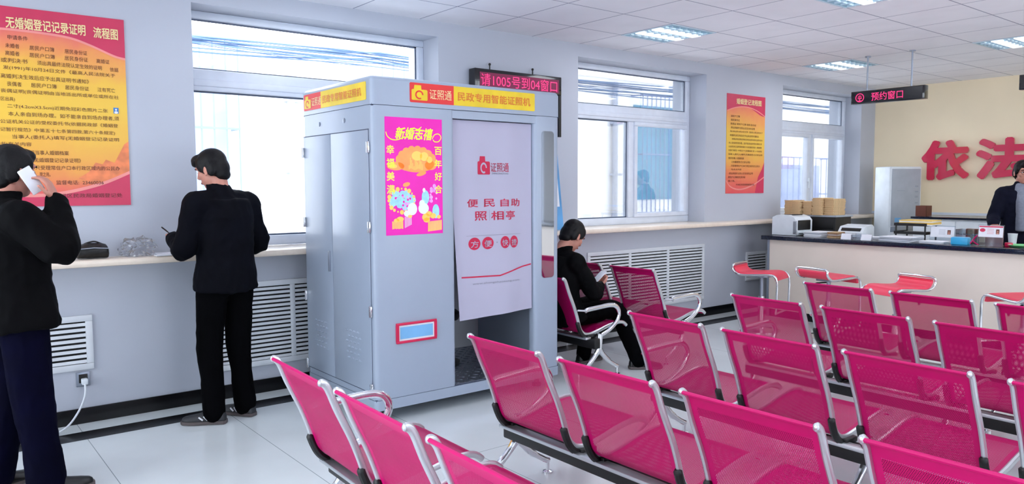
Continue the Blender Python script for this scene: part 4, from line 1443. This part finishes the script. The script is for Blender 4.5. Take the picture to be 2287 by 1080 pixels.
# dark cabinet behind the counter with stacks of paper files
cb = thing('dark_cabinet', (8.56, 4.9, 0), 'dark low cabinet behind the laser printer, carrying the file stacks', 'cabinet')
b = MB(); b.box(8.39, 8.74, 4.58, 5.25, .06, 1.13, .004); b.build('body', 'blackpl', cb)
b = MB(); b.box(8.375, 8.76, 4.565, 5.255, 1.13, 1.15, .003); b.build('top', 'greypl', cb)
b = MB(); b.box(8.40, 8.73, 4.60, 5.24, 0, .06); b.build('plinth', 'blackpl', cb)
b = MB(); b.box(8.384, 8.392, 4.60, 5.24, .99, 1.12, .002); b.build('door', 'blackpl', cb)
proto = None
rr = random.Random(9)
STK = [(8.50, 5.17, 16, 'nearest the window'), (8.47, 5.055, 15, 'second from the window'), (8.50, 4.925, 15, 'middle'), (8.47, 4.79, 19, 'tallest'), (8.52, 4.665, 18, 'farthest from the window')]
for x, y, n, w in STK:
    z = 1.151
    for k in range(n):
        if proto is None:
            b = MB(); b.box(-.13, .13, -.058, .058, 0, .0102, .0025); b.mi = 1; b.box(-.127, .126, -.055, .055, .003, .0075)
            proto = b.build('paper_file', ['kraft', 'paper'])
            o = proto
        else:
            o = proto.copy(); COL.objects.link(o)
        o.location = (x + rr.uniform(-.006, .006), y + rr.uniform(-.004, .004), z)
        o.rotation_euler = (0, 0, R(rr.uniform(-2, 2)))
        tag(o, 'tan paper file in the %s stack on the dark cabinet' % w, 'paper file', 'tan files, %s stack' % w)
        z += .0106

# floor-standing air conditioner in the corner
ac = thing('air_conditioner', (10.62, 4.92, 0), 'tall white floor-standing air conditioner in the corner by the yellow wall', 'air conditioner')
ac.rotation_euler = (0, 0, 0)
RA = Matrix.Rotation(R(-24.6), 3, 'Z')
AC0 = Vector((10.62, 4.92, 0))
def acbox(n, m, x0, x1, y0, y1, z0, z1, bev=.004, par=None):
    b = MB(); b.box(x0, x1, y0, y1, z0, z1, bev, 3)
    for v in b.bm.verts:
        v.co = RA @ v.co + AC0
    return b.build(n, m, par or ac)
body = acbox('body', 'whitepl', -.25, .25, -.15, .15, .0, 1.745, .02)
acbox('front_panel', 'greypl', -.225, .225, -.158, -.148, .95, 1.715, .006)
acbox('lower_panel', 'whitepl', -.225, .225, -.158, -.148, .08, .86, .006)
acbox('air_grille', 'steel', -.225, .225, -.157, -.147, .87, .94, .003)
acbox('display_screen', 'traypane', -.17, -.07, -.160, -.156, 1.00, 1.06, .002)
for z in (1.25, 1.33, 1.40, 1.47):
    acbox('key', 'steel', .14, .19, -.160, -.156, z, z + .02, .002)
acbox('badge', 'steel', -.14, -.02, -.160, -.156, 1.42, 1.426, .001)

# low white cabinet against the yellow wall, with things on it
lc = thing('low_cabinet', (10.3, 3.5, 0), 'low white cabinet with a dark top below the big red characters', 'cabinet')
b = MB(); b.box(10.05, 10.5, 2.4, 4.45, .05, 1.075, .004); b.build('body', 'whitepl', lc)
b = MB(); b.box(10.02, 10.52, 2.38, 4.47, 1.075, 1.10, .004); b.build('top', 'granite', lc)
b = MB(); b.box(10.07, 10.48, 2.42, 4.43, 0, .05); b.build('plinth', 'blackpl', lc)
for k in range(4):
    y = 2.42 + k * .51
    b = MB(); b.box(10.04, 10.052, y, y + .49, .08, 1.05, .003); d = b.build('door', 'whitepl', lc)
    b = MB(); b.box(10.028, 10.04, y + .42, y + .45, .60, .72, .003); b.build('handle', 'steel', d)
t = thing('card_box', (10.2, 4.38, 1.10), 'open brown card box beside the air conditioner', 'box')
b = MB()
for q in ((10.12, 10.28, 4.325, 4.33), (10.12, 10.28, 4.45, 4.455), (10.12, 10.125, 4.325, 4.455), (10.275, 10.28, 4.325, 4.455)):
    b.box(*q, 1.103, 1.235)
b.box(10.12, 10.28, 4.325, 4.455, 1.1015, 1.105)
b.build('walls', 'brown', t, smooth=False)
b = MB(); b.box(10.10, 10.30, 3.25, 3.62, 1.1015, 1.118, .003); tag(b.build('account_book', 'brown'), 'flat brown book on the low white cabinet', 'book')
# chair back behind the desk
t = thing('office_chair', (8.9, 3.15, 0), 'dark wooden-backed office chair half hidden behind the right name plate', 'chair')
b = MB(); b.box(8.73, 8.77, 2.98, 3.33, .86, 1.04, .012); b.build('backrest', 'brown', t)
for y in (3.02, 3.29):
    b = MB(); b.tube([(8.75, y, 0), (8.75, y, .9)], .016, 8); b.build('leg', 'blackpl', t)
    b = MB(); b.tube([(9.08, y, 0), (9.08, y, .42)], .016, 8); b.build('leg', 'blackpl', t)
b = MB(); b.box(8.73, 9.10, 2.98, 3.33, .42, .47, .015); b.build('seat', 'blackpl', t)

# ================================================================ people
def V3(*a): return Vector(a)

def bake(mb, voxel, m, name, parent, smooth=6, wrinkle=0.0, wscale=7.0, seed=0.0, mats=None, stretch=(1, 1, 1)):
    """fuse the overlapping volumes of one body or garment into a single skin"""
    me = bpy.data.meshes.new('fuse')
    bmesh.ops.recalc_face_normals(mb.bm, faces=mb.bm.faces[:])
    mb.bm.to_mesh(me)
    mb.bm.free()
    o = bpy.data.objects.new('fuse', me)
    COL.objects.link(o)
    md = o.modifiers.new('r', 'REMESH')
    md.mode = 'VOXEL'
    md.voxel_size = voxel
    md.use_smooth_shade = True
    sm = o.modifiers.new('s', 'SMOOTH')
    sm.factor = 0.5
    sm.iterations = smooth
    dg = bpy.context.evaluated_depsgraph_get()
    dg.update()
    r = bpy.data.meshes.new_from_object(o.evaluated_get(dg))
    bpy.data.objects.remove(o)
    bpy.data.meshes.remove(me)
    r.name = name
    if wrinkle:
        nn = [v.normal.copy() for v in r.vertices]
        for v, n in zip(r.vertices, nn):
            p = Vector((v.co.x * stretch[0], v.co.y * stretch[1], v.co.z * stretch[2])) * wscale + Vector((seed, seed * .7, 0))
            a = noise.noise(p)
            a2 = 1 - abs(noise.noise(p * 1.9)) * 2
            v.co += n * (wrinkle * (a * .9 + a2 * .55))
    r.polygons.foreach_set('use_smooth', [True] * len(r.polygons))
    if parent is not None:
        r.transform(Matrix.Translation(-worldloc(parent)))
    r.materials.clear()
    r.materials.append(M[m])
    ob = bpy.data.objects.new(name, r)
    COL.objects.link(ob)
    if parent is not None:
        ob.parent = parent
    return ob

def oval(c, ax, ay, rx, ry, n=20, pw=2.3):
    """super-ellipse ring"""
    out = []
    for k in range(n):
        a = 2 * PI * k / n
        ca, sa = math.cos(a), math.sin(a)
        out.append(c + ax * (rx * math.copysign(abs(ca) ** (2 / pw), ca)) + ay * (ry * math.copysign(abs(sa) ** (2 / pw), sa)))
    return out

def limb(mb, pts, rad, n=4, seg=14):
    P = catmull(pts, n)
    k = len(pts) - 1
    rs = []
    for i in range(len(P)):
        t = i / n
        j = min(int(t), k - 1)
        f = t - j
        rs.append(rad[j] * (1 - f) + rad[j + 1] * f)
    mb.tube(P, rs, seg)
    mb.ell(P[0], (rs[0],) * 3, u=12, v=8)
    mb.ell(P[-1], (rs[-1],) * 3, u=12, v=8)

def hand(mb, w, fwd, pal, side, curl=0.6, scale=1.0, spread=0.12, thumb_in=0.5):
    """w wrist, fwd along the hand, pal palm normal (outwards from the palm), side = thumb direction"""
    fwd, pal = fwd.normalized(), pal.normalized()
    th = (side - fwd * side.dot(fwd) - pal * side.dot(pal)).normalized()
    s = scale
    pc = w + fwd * (.052 * s)
    rm = Matrix((fwd, th, pal)).transposed()
    mb.ell(pc, (.054 * s, .041 * s, .016 * s), rm, u=14, v=10)
    mb.ell(w + fwd * (.01 * s), (.034 * s, .028 * s, .020 * s), rm, u=12, v=8)
    for i, (o, l) in enumerate(((.030, .074), (.010, .082), (-.010, .076), (-.029, .060))):
        base = w + fwd * (.090 * s) + th * (o * s)
        d = (fwd + th * (spread * (1.5 - i) * .5)).normalized()
        pts = [base - fwd * (.02 * s), base]
        a = 0.0
        p = base
        for q, sg in enumerate((.45, .32, .23)):
            a += curl * (0.55, .85, .6)[q]
            dd = d * math.cos(a) + pal * math.sin(a)
            p = p + dd * (l * sg * s)
            pts.append(p)
        mb.tube(pts, [.0095 * s, .0093 * s, .0088 * s, .0082 * s, .0070 * s], 8)
        mb.ell(pts[-1], (.0072 * s,) * 3, u=8, v=6)
    b0 = w + fwd * (.025 * s) + th * (.028 * s)
    d1 = (fwd * .6 + th * .75 + pal * .35 * thumb_in).normalized()
    p1 = b0 + d1 * (.036 * s)
    d2 = (fwd * .85 + th * .25 + pal * .6 * thumb_in).normalized()
    p2 = p1 + d2 * (.030 * s)
    p3 = p2 + (d2 + pal * .3 * thumb_in).normalized() * (.022 * s)
    mb.tube([b0 - d1 * .015 * s, b0, p1, p2, p3], [.014 * s, .014 * s, .011 * s, .0095 * s, .0078 * s], 8)
    mb.ell(p3, (.0078 * s,) * 3, u=8, v=6)

def head_into(mb, c, Rm):
    def P(x, y, z): return c + Rm @ Vector((x, y, z))
    mb.ell(P(-.005, 0, .030), (.096, .077, .092), Rm)
    mb.ell(P(.026, 0, -.040), (.066, .060, .078), Rm)
    mb.ell(P(.050, 0, -.085), (.036, .034, .030), Rm)
    mb.ell(P(.060, .030, -.012), (.030, .030, .030), Rm)
    mb.ell(P(.060, -.030, -.012), (.030, .030, .030), Rm)
    mb.ell(P(.076, 0, .040), (.022, .052, .014), Rm)
    mb.tube([P(.088, 0, .028), P(.098, 0, .008), P(.110, 0, -.014), P(.100, 0, -.024)], [.010, .011, .014, .010], 10)
    for s in (1, -1):
        mb.ell(P(.098, .011 * s, -.020), (.010, .008, .008), Rm, u=10, v=6)
        mb.ell(P(-.004, .080 * s, -.004), (.019, .009, .032), Rm @ Matrix.Rotation(R(-14), 3, 'Y'), u=12, v=10)
        mb.ell(P(.002, .083 * s, -.030), (.010, .007, .012), Rm, u=10, v=6)
    mb.ell(P(.087, 0, -.049), (.012, .026, .008), Rm, u=12, v=8)
    mb.ell(P(.085, 0, -.061), (.011, .022, .008), Rm, u=12, v=8)

def face_parts(c, Rm, par, glasses=False):
    def P(x, y, z): return c + Rm @ Vector((x, y, z))
    for s in (1, -1):
        b = MB(); b.ell(P(.0755, .031 * s, .012), (.010, .013, .0075), Rm, u=12, v=8); e = b.build('eye', 'paper', par)
        b = MB(); b.ell(P(.0845, .031 * s, .012), (.003, .0065, .0065), Rm, u=10, v=6); b.build('iris', 'hair', e)
        b = MB(); b.tube([P(.090, .014 * s, .034), P(.093, .032 * s, .040), P(.082, .052 * s, .034)], [.003, .0045, .003], 6); b.build('eyebrow', 'hair', par)
    b = MB(); b.ell(P(.097, 0, -.0545), (.004, .021, .0075), Rm, u=12, v=6); b.build('lips', 'skin_dk', par)
    if glasses:
        b = MB()
        for s in (1, -1):
            b.tube([P(.106 - .016 * (abs(.032 + .022 * math.cos(a)) - .01), s * (.032 + .022 * math.cos(a)), .010 + .017 * math.sin(a)) for a in [k * PI / 9 for k in range(18)]], .0018, 6, closed=True)
            b.tube([P(.098, .054 * s, .014), P(.04, .080 * s, .018), P(-.01, .086 * s, .012)], .0018, 6)
        b.tube([P(.105, -.011, .014), P(.108, 0, .017), P(.105, .011, .014)], .0018, 6)
        b.build('glasses', 'blackpl', par)

def hair_on(c, Rm, par, fringe=True, nape=-.052, side=.0, vol=1.0):
    def P(x, y, z): return c + Rm @ Vector((x, y, z))
    mb = MB()
    mb.ell(P(-.014, 0, .050), (.098 * vol, .086 * vol, .088 * vol), Rm)
    mb.ell(P(-.046, 0, .0), (.066, .080 * vol, .075), Rm)
    mb.ell(P(-.060, 0, nape), (.040, .060, .040), Rm)
    for s in (1, -1):
        mb.ell(P(.018, .068 * s, .040), (.040, .022, .052), Rm)
        mb.ell(P(.012, .074 * s, .008 + side), (.016, .012, .034), Rm)
        mb.ell(P(-.034, .072 * s, .000), (.036, .018, .055), Rm)
    if fringe:
        mb.ell(P(.052, .012, .088), (.052, .062, .036), Rm)
        mb.ell(P(.076, .020, .072), (.026, .046, .026), Rm)
    bm2 = bake(mb, .006, 'hair', 'hair', par, smooth=5, wrinkle=.0014, wscale=40, seed=3.1, stretch=(1, 1, .55))
    return bm2

def shoe_pair(par, feet, m, stripes=False):
    for (an, toe) in feet:
        d = Vector((toe.x - an.x, toe.y - an.y, 0)).normalized()
        sd = Vector((-d.y, d.x, 0))
        g = Vector((an.x, an.y, 0)) - d * .05
        z0 = an.z - .085
        def ring(u, w, h, k=1.0): 
            c = g + d * u + Vector((0, 0, z0))
            return [c + sd * (w * math.cos(a)) + Vector((0, 0, max(.006, .022 + h * max(-.25, math.sin(a)) if math.sin(a) > 0 else .022 + .018 * math.sin(a)))) for a in [2 * PI * q / 16 for q in range(16)]]
        mb = MB()
        mb.loft([ring(-.022, .022, .03), ring(-.012, .034, .065), ring(.02, .038, .078), ring(.06, .039, .075), ring(.10, .042, .058), ring(.15, .047, .042), ring(.20, .046, .032), ring(.235, .034, .024), ring(.25, .016, .014)])
        mb.tube([an + Vector((0, 0, .03)), an - Vector((0, 0, .02))], [.037, .036], 14)
        sh = bake(mb, .006, m, 'shoe', par, smooth=4)
        b = MB()
        pts = [(-.026, .022), (-.014, .036), (.03, .040), (.08, .040), (.15, .049), (.20, .048), (.24, .036), (.257, .014)]
        poly = [g + d * u + sd * w for u, w in pts] + [g + d * u - sd * w for u, w in reversed(pts)]
        lo = [b.bm.verts.new(p + Vector((0, 0, z0 + .001))) for p in poly]; hi = [b.bm.verts.new(p + Vector((0, 0, z0 + .020))) for p in poly]
        b._f(lo); b._f(list(reversed(hi)))
        for i in range(len(lo)):
            b._f((lo[i], lo[(i + 1) % len(lo)], hi[(i + 1) % len(lo)], hi[i]))
        b.build('sole', 'sole', sh, smooth=False)
        if stripes:
            for sgn in (1, -1):
                b = MB()
                for k in range(3):
                    u = .07 + .030 * k
                    b.tube([g + d * (u - .02) + sd * (sgn * .043) + Vector((0, 0, z0 + .030)), g + d * (u + .006) + sd * (sgn * (.040 - .001 * k)) + Vector((0, 0, z0 + .060 - .006 * k))], .0055, 6)
                b.build('side_stripes', 'paper', sh)

def person(J, root_loc, label, jacket, trouser, shoe, hands, group=None, head_R=None, jacket_hem=-.16, sleeve=(.078, .068, .056, .050), collar='jacket', glasses=False, fringe=True, stripes=False, dep_add=0.0, leg_r=(.098, .078, .062, .070), seed=1.0, sit=False, shoulders=.205):
    """one fused body; hair and clothes are parts"""
    c = J['head']
    lat = (J['shL'] - J['shR']).normalized()
    hlat = (J['hipL'] - J['hipR']).normalized()
    pel = (J['hipL'] + J['hipR']) / 2
    neck = J['neck']
    sh_mid = (J['shL'] + J['shR']) / 2
    spine = [pel + (pel - J['waist']).normalized() * .06, pel, J['waist'], J['chest'], sh_mid + (neck - sh_mid) * .35]
    def torso(mb, infl, hem=None, wid=(.165, .170, .150, .172, .150), dep=(.105, .118, .100, .120, .085)):
        pts = list(spine)
        W_, D_ = list(wid), list(dep)
        if hem is not None:
            pts[0] = hem
            ho = (J['hipL'] - J['hipR']).length / 2
            W_[0] = max(wid[1] + .012, ho + leg_r[0] + .012 - infl)
            W_[1] = max(wid[1], ho + leg_r[0] + .006 - infl)
            D_[0] = max(dep[1] + .006, leg_r[0] + .036 - infl)
        P = catmull(pts, 4)
        rings = []
        for i, p in enumerate(P):
            t = i / 4
            j = min(int(t), len(pts) - 2)
            f = t - j
            w = W_[j] * (1 - f) + W_[j + 1] * f
            d = D_[j] * (1 - f) + D_[j + 1] * f
            tn = (P[min(i + 1, len(P) - 1)] - P[max(i - 1, 0)]).normalized()
            la = hlat.lerp(lat, min(1, t / 3)).normalized()
            la = (la - tn * la.dot(tn)).normalized()
            fr = la.cross(tn)
            rings.append(oval(p, la, fr, w + infl, d + infl + (dep_add if infl > 0 else 0)))
        mb.loft(rings)
    # ---- body
    mb = MB()
    torso(mb, -.035)
    mb.tube([sh_mid, neck, c + (head_R @ Vector((-.02, 0, -.05)))], [.075, .058, .055], 14)
    head_into(mb, c, head_R)
    for s in 'LR':
        limb(mb, [J['sh' + s], J['el' + s], J['wr' + s]], [.044, .037, .028])
        limb(mb, [J['hip' + s], J['kn' + s], J['an' + s]], [.062, .044, .033])
        h = hands[s]
        hand(mb, J['wr' + s], *h)
    root = bake(mb, .0058, 'skin', 'person', None, smooth=3)
    tag(root, label, 'person')
    face_parts(c, head_R, root, glasses)
    hair_on(c, head_R, root, fringe)
    # ---- trousers
    mb = MB()
    up = (J['waist'] - pel).normalized()
    la = hlat
    fr = la.cross(up)
    mb.loft([oval(pel - up * .09, la, fr, .135, .095), oval(pel - up * .03, la, fr, .165, .118), oval(pel + up * .05, la, fr, .160, .116), oval(pel + up * .11, la, fr, .150, .108)])
    for s in 'LR':
        an = J['an' + s]
        dn = (an - J['kn' + s]).normalized()
        limb(mb, [J['hip' + s], (J['hip' + s] + J['kn' + s]) / 2, J['kn' + s], (J['kn' + s] + an) / 2, an + dn * .015], [leg_r[0], leg_r[0] * .5 + leg_r[1] * .5, leg_r[1], leg_r[2] + .006, leg_r[3]], n=4)
    bake(mb, .010, trouser, 'trousers', root, smooth=4, wrinkle=.007, wscale=9, seed=seed, stretch=(1, 1, .6))
    # ---- jacket
    mb = MB()
    hem = pel + (pel - J['waist']).normalized() * (-jacket_hem)
    torso(mb, .026, hem=hem)
    for s in 'LR':
        mb.ell(J['sh' + s] + Vector((0, 0, -.005)), (.082, .082, .078), u=16, v=10)
        d2 = (J['wr' + s] - J['el' + s]).normalized()
        limb(mb, [J['sh' + s], (J['sh' + s] + J['el' + s]) / 2, J['el' + s], (J['el' + s] + J['wr' + s]) / 2, J['wr' + s] - d2 * .012], [sleeve[0], sleeve[1] + .004, sleeve[1], sleeve[2], sleeve[3]], n=4)
        limb(mb, [sh_mid + (neck - sh_mid) * .55, J['sh' + s] + Vector((0, 0, .012))], [.062, .064])
    tn = (c - neck).normalized()
    cl = lat
    cf = cl.cross(Vector((0, 0, 1)))
    mb.loft([oval(sh_mid + (neck - sh_mid) * .2, cl, cf, .105, .088), oval(neck - Vector((0, 0, .012)) , cl, cf, .080, .076), oval(neck + (c - neck) * .16, cl, cf, .074, .071), oval(neck + (c - neck) * .34 - cf * -.0, cl, cf, .070, .070)])
    jk = bake(mb, .010, jacket, 'jacket', root, smooth=5, wrinkle=.009, wscale=8.5, seed=seed + 4, stretch=(1, 1, .8))
    shoe_pair(root, [(J['anL'], J['toeL']), (J['anR'], J['toeR'])], shoe, stripes)
    return root, jk

def rot_head(fwd, tilt=0.0):
    """rotation whose x axis looks along fwd"""
    f = Vector(fwd).normalized()
    l = Vector((0, 0, 1)).cross(f).normalized()
    u = f.cross(l)
    m = Matrix((f, l, u)).transposed()
    return m @ Matrix.Rotation(tilt, 3, 'X')

def world(J, origin, yaw):
    q = Matrix.Rotation(yaw, 3, 'Z')
    return {k: q @ Vector(v) + Vector(origin) for k, v in J.items()}, q

# ---- man writing at the sill (body faces the wall and a little left)
o, yw = (1.585, 4.985, 0), R(108)
J, q = world(dict(head=(.055, .020, 1.610), neck=(.005, .005, 1.475), chest=(-.005, 0, 1.30), waist=(-.03, 0, 1.06), hipL=(-.02, .095, .92), hipR=(-.02, -.095, .92),
                  shL=(-.005, .185, 1.40), shR=(-.01, -.185, 1.395), elL=(.05, .245, 1.115), elR=(.01, -.285, 1.125), wrL=(.245, .185, 1.175), wrR=(.24, -.13, 1.125),
                  knL=(.02, .105, .50), knR=(.005, -.100, .50), anL=(-.02, .115, .088), anR=(-.035, -.105, .088), toeL=(.13, .235, 0), toeR=(.14, -.06, 0)), o, yw)
hd = rot_head(q @ Vector((.88, .34, -.36)))
P2, _ = person(J, o, 'man in black jacket and trousers standing with his back to us, writing at the sill', 'jacket2', 'trouser', 'shoe',
               {'L': (q @ Vector((.75, -.35, .25)), q @ Vector((-.1, -.3, -1)), q @ Vector((0, -1, .3)), .8), 'R': (q @ Vector((.85, .35, -.25)), q @ Vector((.2, .2, -1)), q @ Vector((0, 1, .2)), .9)},
               head_R=hd, jacket_hem=-.07, stripes=True, seed=2.0, dep_add=.008)
PENW, PENQ = J['wrL'], q
# ---- man on the phone at the left edge (faces along the wall)
o, yw = (.36, 4.40, 0), R(10)
J, q = world(dict(head=(.055, .0, 1.575), neck=(.0, 0, 1.435), chest=(.01, 0, 1.27), waist=(.03, 0, 1.04), hipL=(.035, .10, .90), hipR=(.035, -.10, .90),
                  shL=(0, .195, 1.365), shR=(.02, -.19, 1.36), elL=(.0, .275, 1.09), elR=(.165, -.275, 1.205), wrL=(.05, .25, .86), wrR=(.205, -.115, 1.435),
                  knL=(.03, .11, .49), knR=(.06, -.115, .49), anL=(-.05, .12, .088), anR=(.10, -.13, .088), toeL=(.12, .16, 0), toeR=(.30, -.17, 0)), o, yw)
hd = rot_head(q @ Vector((.95, .22, -.10)))
P1, _ = person(J, o, 'man in black jacket and navy jeans standing and holding a white phone to his ear', 'jacket', 'jeans', 'shoeblk',
               {'L': (q @ Vector((.2, -.05, -1)), q @ Vector((0, -1, 0)), q @ Vector((1, 0, .2)), .5), 'R': (q @ Vector((-.30, .10, .95)), q @ Vector((-.75, .55, -.2)), q @ Vector((-.4, -.85, .1)), .75)},
               head_R=hd, jacket_hem=-.075, dep_add=.035, leg_r=(.108, .090, .076, .084), sleeve=(.088, .080, .066, .054), seed=5.0)
pc = J['head'] + hd @ Vector((.030, -.108, -.035))
pr = hd @ Matrix.Rotation(R(-36), 3, 'Y')
b = MB()
b.box(-.033, .033, -.0045, .0045, -.065, .065, .006)
for v in b.bm.verts:
    v.co = pr @ Matrix.Rotation(R(-6), 3, 'X') @ v.co + pc
tag(b.build('mobile_phone', 'phone'), 'white mobile phone held to the ear of the standing man in jeans', 'phone')
# ---- man sitting on the bench beside the booth, looking down at a phone
J = dict(head=V3(4.205, 4.52, 1.098), neck=V3(4.095, 4.535, .985), chest=V3(4.06, 4.54, .80), waist=V3(4.085, 4.54, .60), hipL=V3(4.13, 4.635, .475), hipR=V3(4.13, 4.445, .475),
         shL=V3(4.085, 4.715, .905), shR=V3(4.085, 4.355, .905), elL=V3(4.27, 4.755, .66), elR=V3(4.27, 4.335, .645), wrL=V3(4.43, 4.60, .69), wrR=V3(4.43, 4.43, .685),
         knL=V3(4.56, 4.66, .475), knR=V3(4.575, 4.39, .475), anL=V3(4.47, 4.66, .088), anR=V3(4.66, 4.22, .088), toeL=V3(4.65, 4.66, 0), toeR=V3(4.83, 4.10, 0))
hd = rot_head((.80, -.02, -.60))
P3, _ = person(J, None, 'man in black sitting on the bench beside the booth, head bent over his hands', 'jacket', 'trouser', 'shoeblk',
               {'L': (V3(.85, -.45, .15), V3(.2, -.6, .75), V3(.2, .2, 1), .9), 'R': (V3(.85, .35, .15), V3(.2, .6, .75), V3(.2, -.2, 1), .9)},
               head_R=hd, jacket_hem=-.05, seed=8.0, fringe=False, leg_r=(.092, .074, .058, .064), sleeve=(.074, .064, .052, .046))
b = MB()
b.box(-.07, .07, -.034, .034, -.004, .004, .003)
pr = Matrix.Rotation(R(-35), 3, 'Y')
for v in b.bm.verts:
    v.co = pr @ v.co + V3(4.505, 4.515, .748)
tag(b.build('mobile_phone', 'phone'), 'pale phone in the hands of the man sitting beside the booth', 'phone')
# ---- clerk behind the counter
o, yw = (9.45, 3.06, 0), R(205)
J, q = world(dict(head=(.05, 0, 1.625), neck=(0, 0, 1.485), chest=(-.005, 0, 1.31), waist=(-.03, 0, 1.07), hipL=(-.03, .095, .93), hipR=(-.03, -.095, .93),
                  shL=(0, .18, 1.41), shR=(.01, -.17, 1.40), elL=(.02, .26, 1.14), elR=(.05, -.25, 1.15), wrL=(.23, .20, 1.06), wrR=(.245, -.27, 1.075),
                  knL=(.0, .105, .50), knR=(0, -.105, .50), anL=(-.03, .11, .088), anR=(-.03, -.11, .088), toeL=(.15, .13, 0), toeR=(.15, -.13, 0)), o, yw)
hd = rot_head(q @ Vector((.95, .22, -.12)))
P4, jk = person(J, o, 'clerk with glasses in a dark navy jacket standing behind the counter', 'navy', 'trouser', 'shoeblk',
               {'L': (q @ Vector((.9, -.2, -.2)), q @ Vector((0, 0, -1)), q @ Vector((0, -1, .2)), .5), 'R': (q @ Vector((.9, .1, -.3)), q @ Vector((0, 0, -1)), q @ Vector((0, 1, .2)), .5)},
               head_R=hd, glasses=True, seed=11.0)
mb = MB()
q0 = q
def Pq(x, y, z): return q0 @ Vector((x, y, z)) + Vector(o)
lat = (q0 @ Vector((0, 1, 0))); frv = (q0 @ Vector((1, 0, 0)))
mb.loft([oval(Pq(.075, 0, 1.00), lat, frv, .055, .095), oval(Pq(.085, 0, 1.18), lat, frv, .060, .095), oval(Pq(.085, 0, 1.32), lat, frv, .075, .092), oval(Pq(.045, 0, 1.43), lat, frv, .078, .082), oval(Pq(.030, 0, 1.49), lat, frv, .066, .066), oval(Pq(.022, 0, 1.525), lat, frv, .060, .060)])
bake(mb, .009, 'greyknit', 'sweater', P4, smooth=4, wrinkle=.003, wscale=12)

# ================================================================ things on the left sill
SZ = 1.058
t = thing('handbag', (.905, 5.36, SZ), 'black zipped pouch lying on the sill under the large poster', 'bag')
mb = MB()
mb.loft([[Vector((.905 + u, 5.37 + .055 * s * math.cos(a), SZ + .004 + .045 * h * (1 + math.sin(a)))) for a in [2 * PI * k / 20 for k in range(20)]] for u, s, h in ((-.088, .75, .62), (-.080, 1, .95), (-.03, 1.1, 1.06), (.04, 1.1, 1.05), (.078, 1, .92), (.088, .7, .58))])
bake(mb, .005, 'blackpl', 'pouch', t, smooth=6, wrinkle=.003, wscale=20)
b = MB(); b.tube([(.82, 5.318, SZ + .066), (.905, 5.308, SZ + .072), (.99, 5.318, SZ + .064)], .003, 6); b.build('zip', 'steel', t)
b = MB(); b.tube(catmull([(.86, 5.37, SZ + .093), (.885, 5.36, SZ + .104), (.92, 5.36, SZ + .108), (.96, 5.37, SZ + .090)], 5), .005, 8); b.build('wrist_strap', 'blackpl', t)
rr = random.Random(21)
b = MB()
bmesh.ops.create_icosphere(b.bm, subdivisions=4, radius=1.0)
for v in b.bm.verts:
    n = v.co.copy()
    k = 1 + .45 * noise.noise(n * 2.3 + Vector((3, 1, 7))) + .22 * (1 - abs(noise.noise(n * 5.1)) * 2.2)
    v.co = Vector((1.165 + n.x * .095 * k, 5.365 + n.y * .055 * k, max(SZ + .002, SZ + .052 + n.z * .062 * k)))
tag(b.build('plastic_bag', 'bag', angle=20), 'crumpled clear plastic bag on the sill between the pouch and the writing man', 'plastic bag')
b = MB()
b.box(1.25, 1.50, 5.275, 5.42, SZ + .001, SZ + .007, rot=Matrix.Rotation(R(4), 3, 'Z')); b.box(1.27, 1.49, 5.285, 5.43, SZ + .007, SZ + .012, rot=Matrix.Rotation(R(-3), 3, 'Z'))
tag(b.build('form_sheets', 'paper', smooth=False), 'white form sheets on the sill in front of the writing man', 'papers')
pw = P2.matrix_world
b = MB(); b.tube([PENW + PENQ @ Vector(p) for p in ((.115, -.055, .020), (.075, .005, .052), (.045, .050, .074))], [.002, .0045, .0045], 8)
tag(b.build('pen', 'blackpl'), 'thin dark pen in the left hand of the writing man', 'pen')
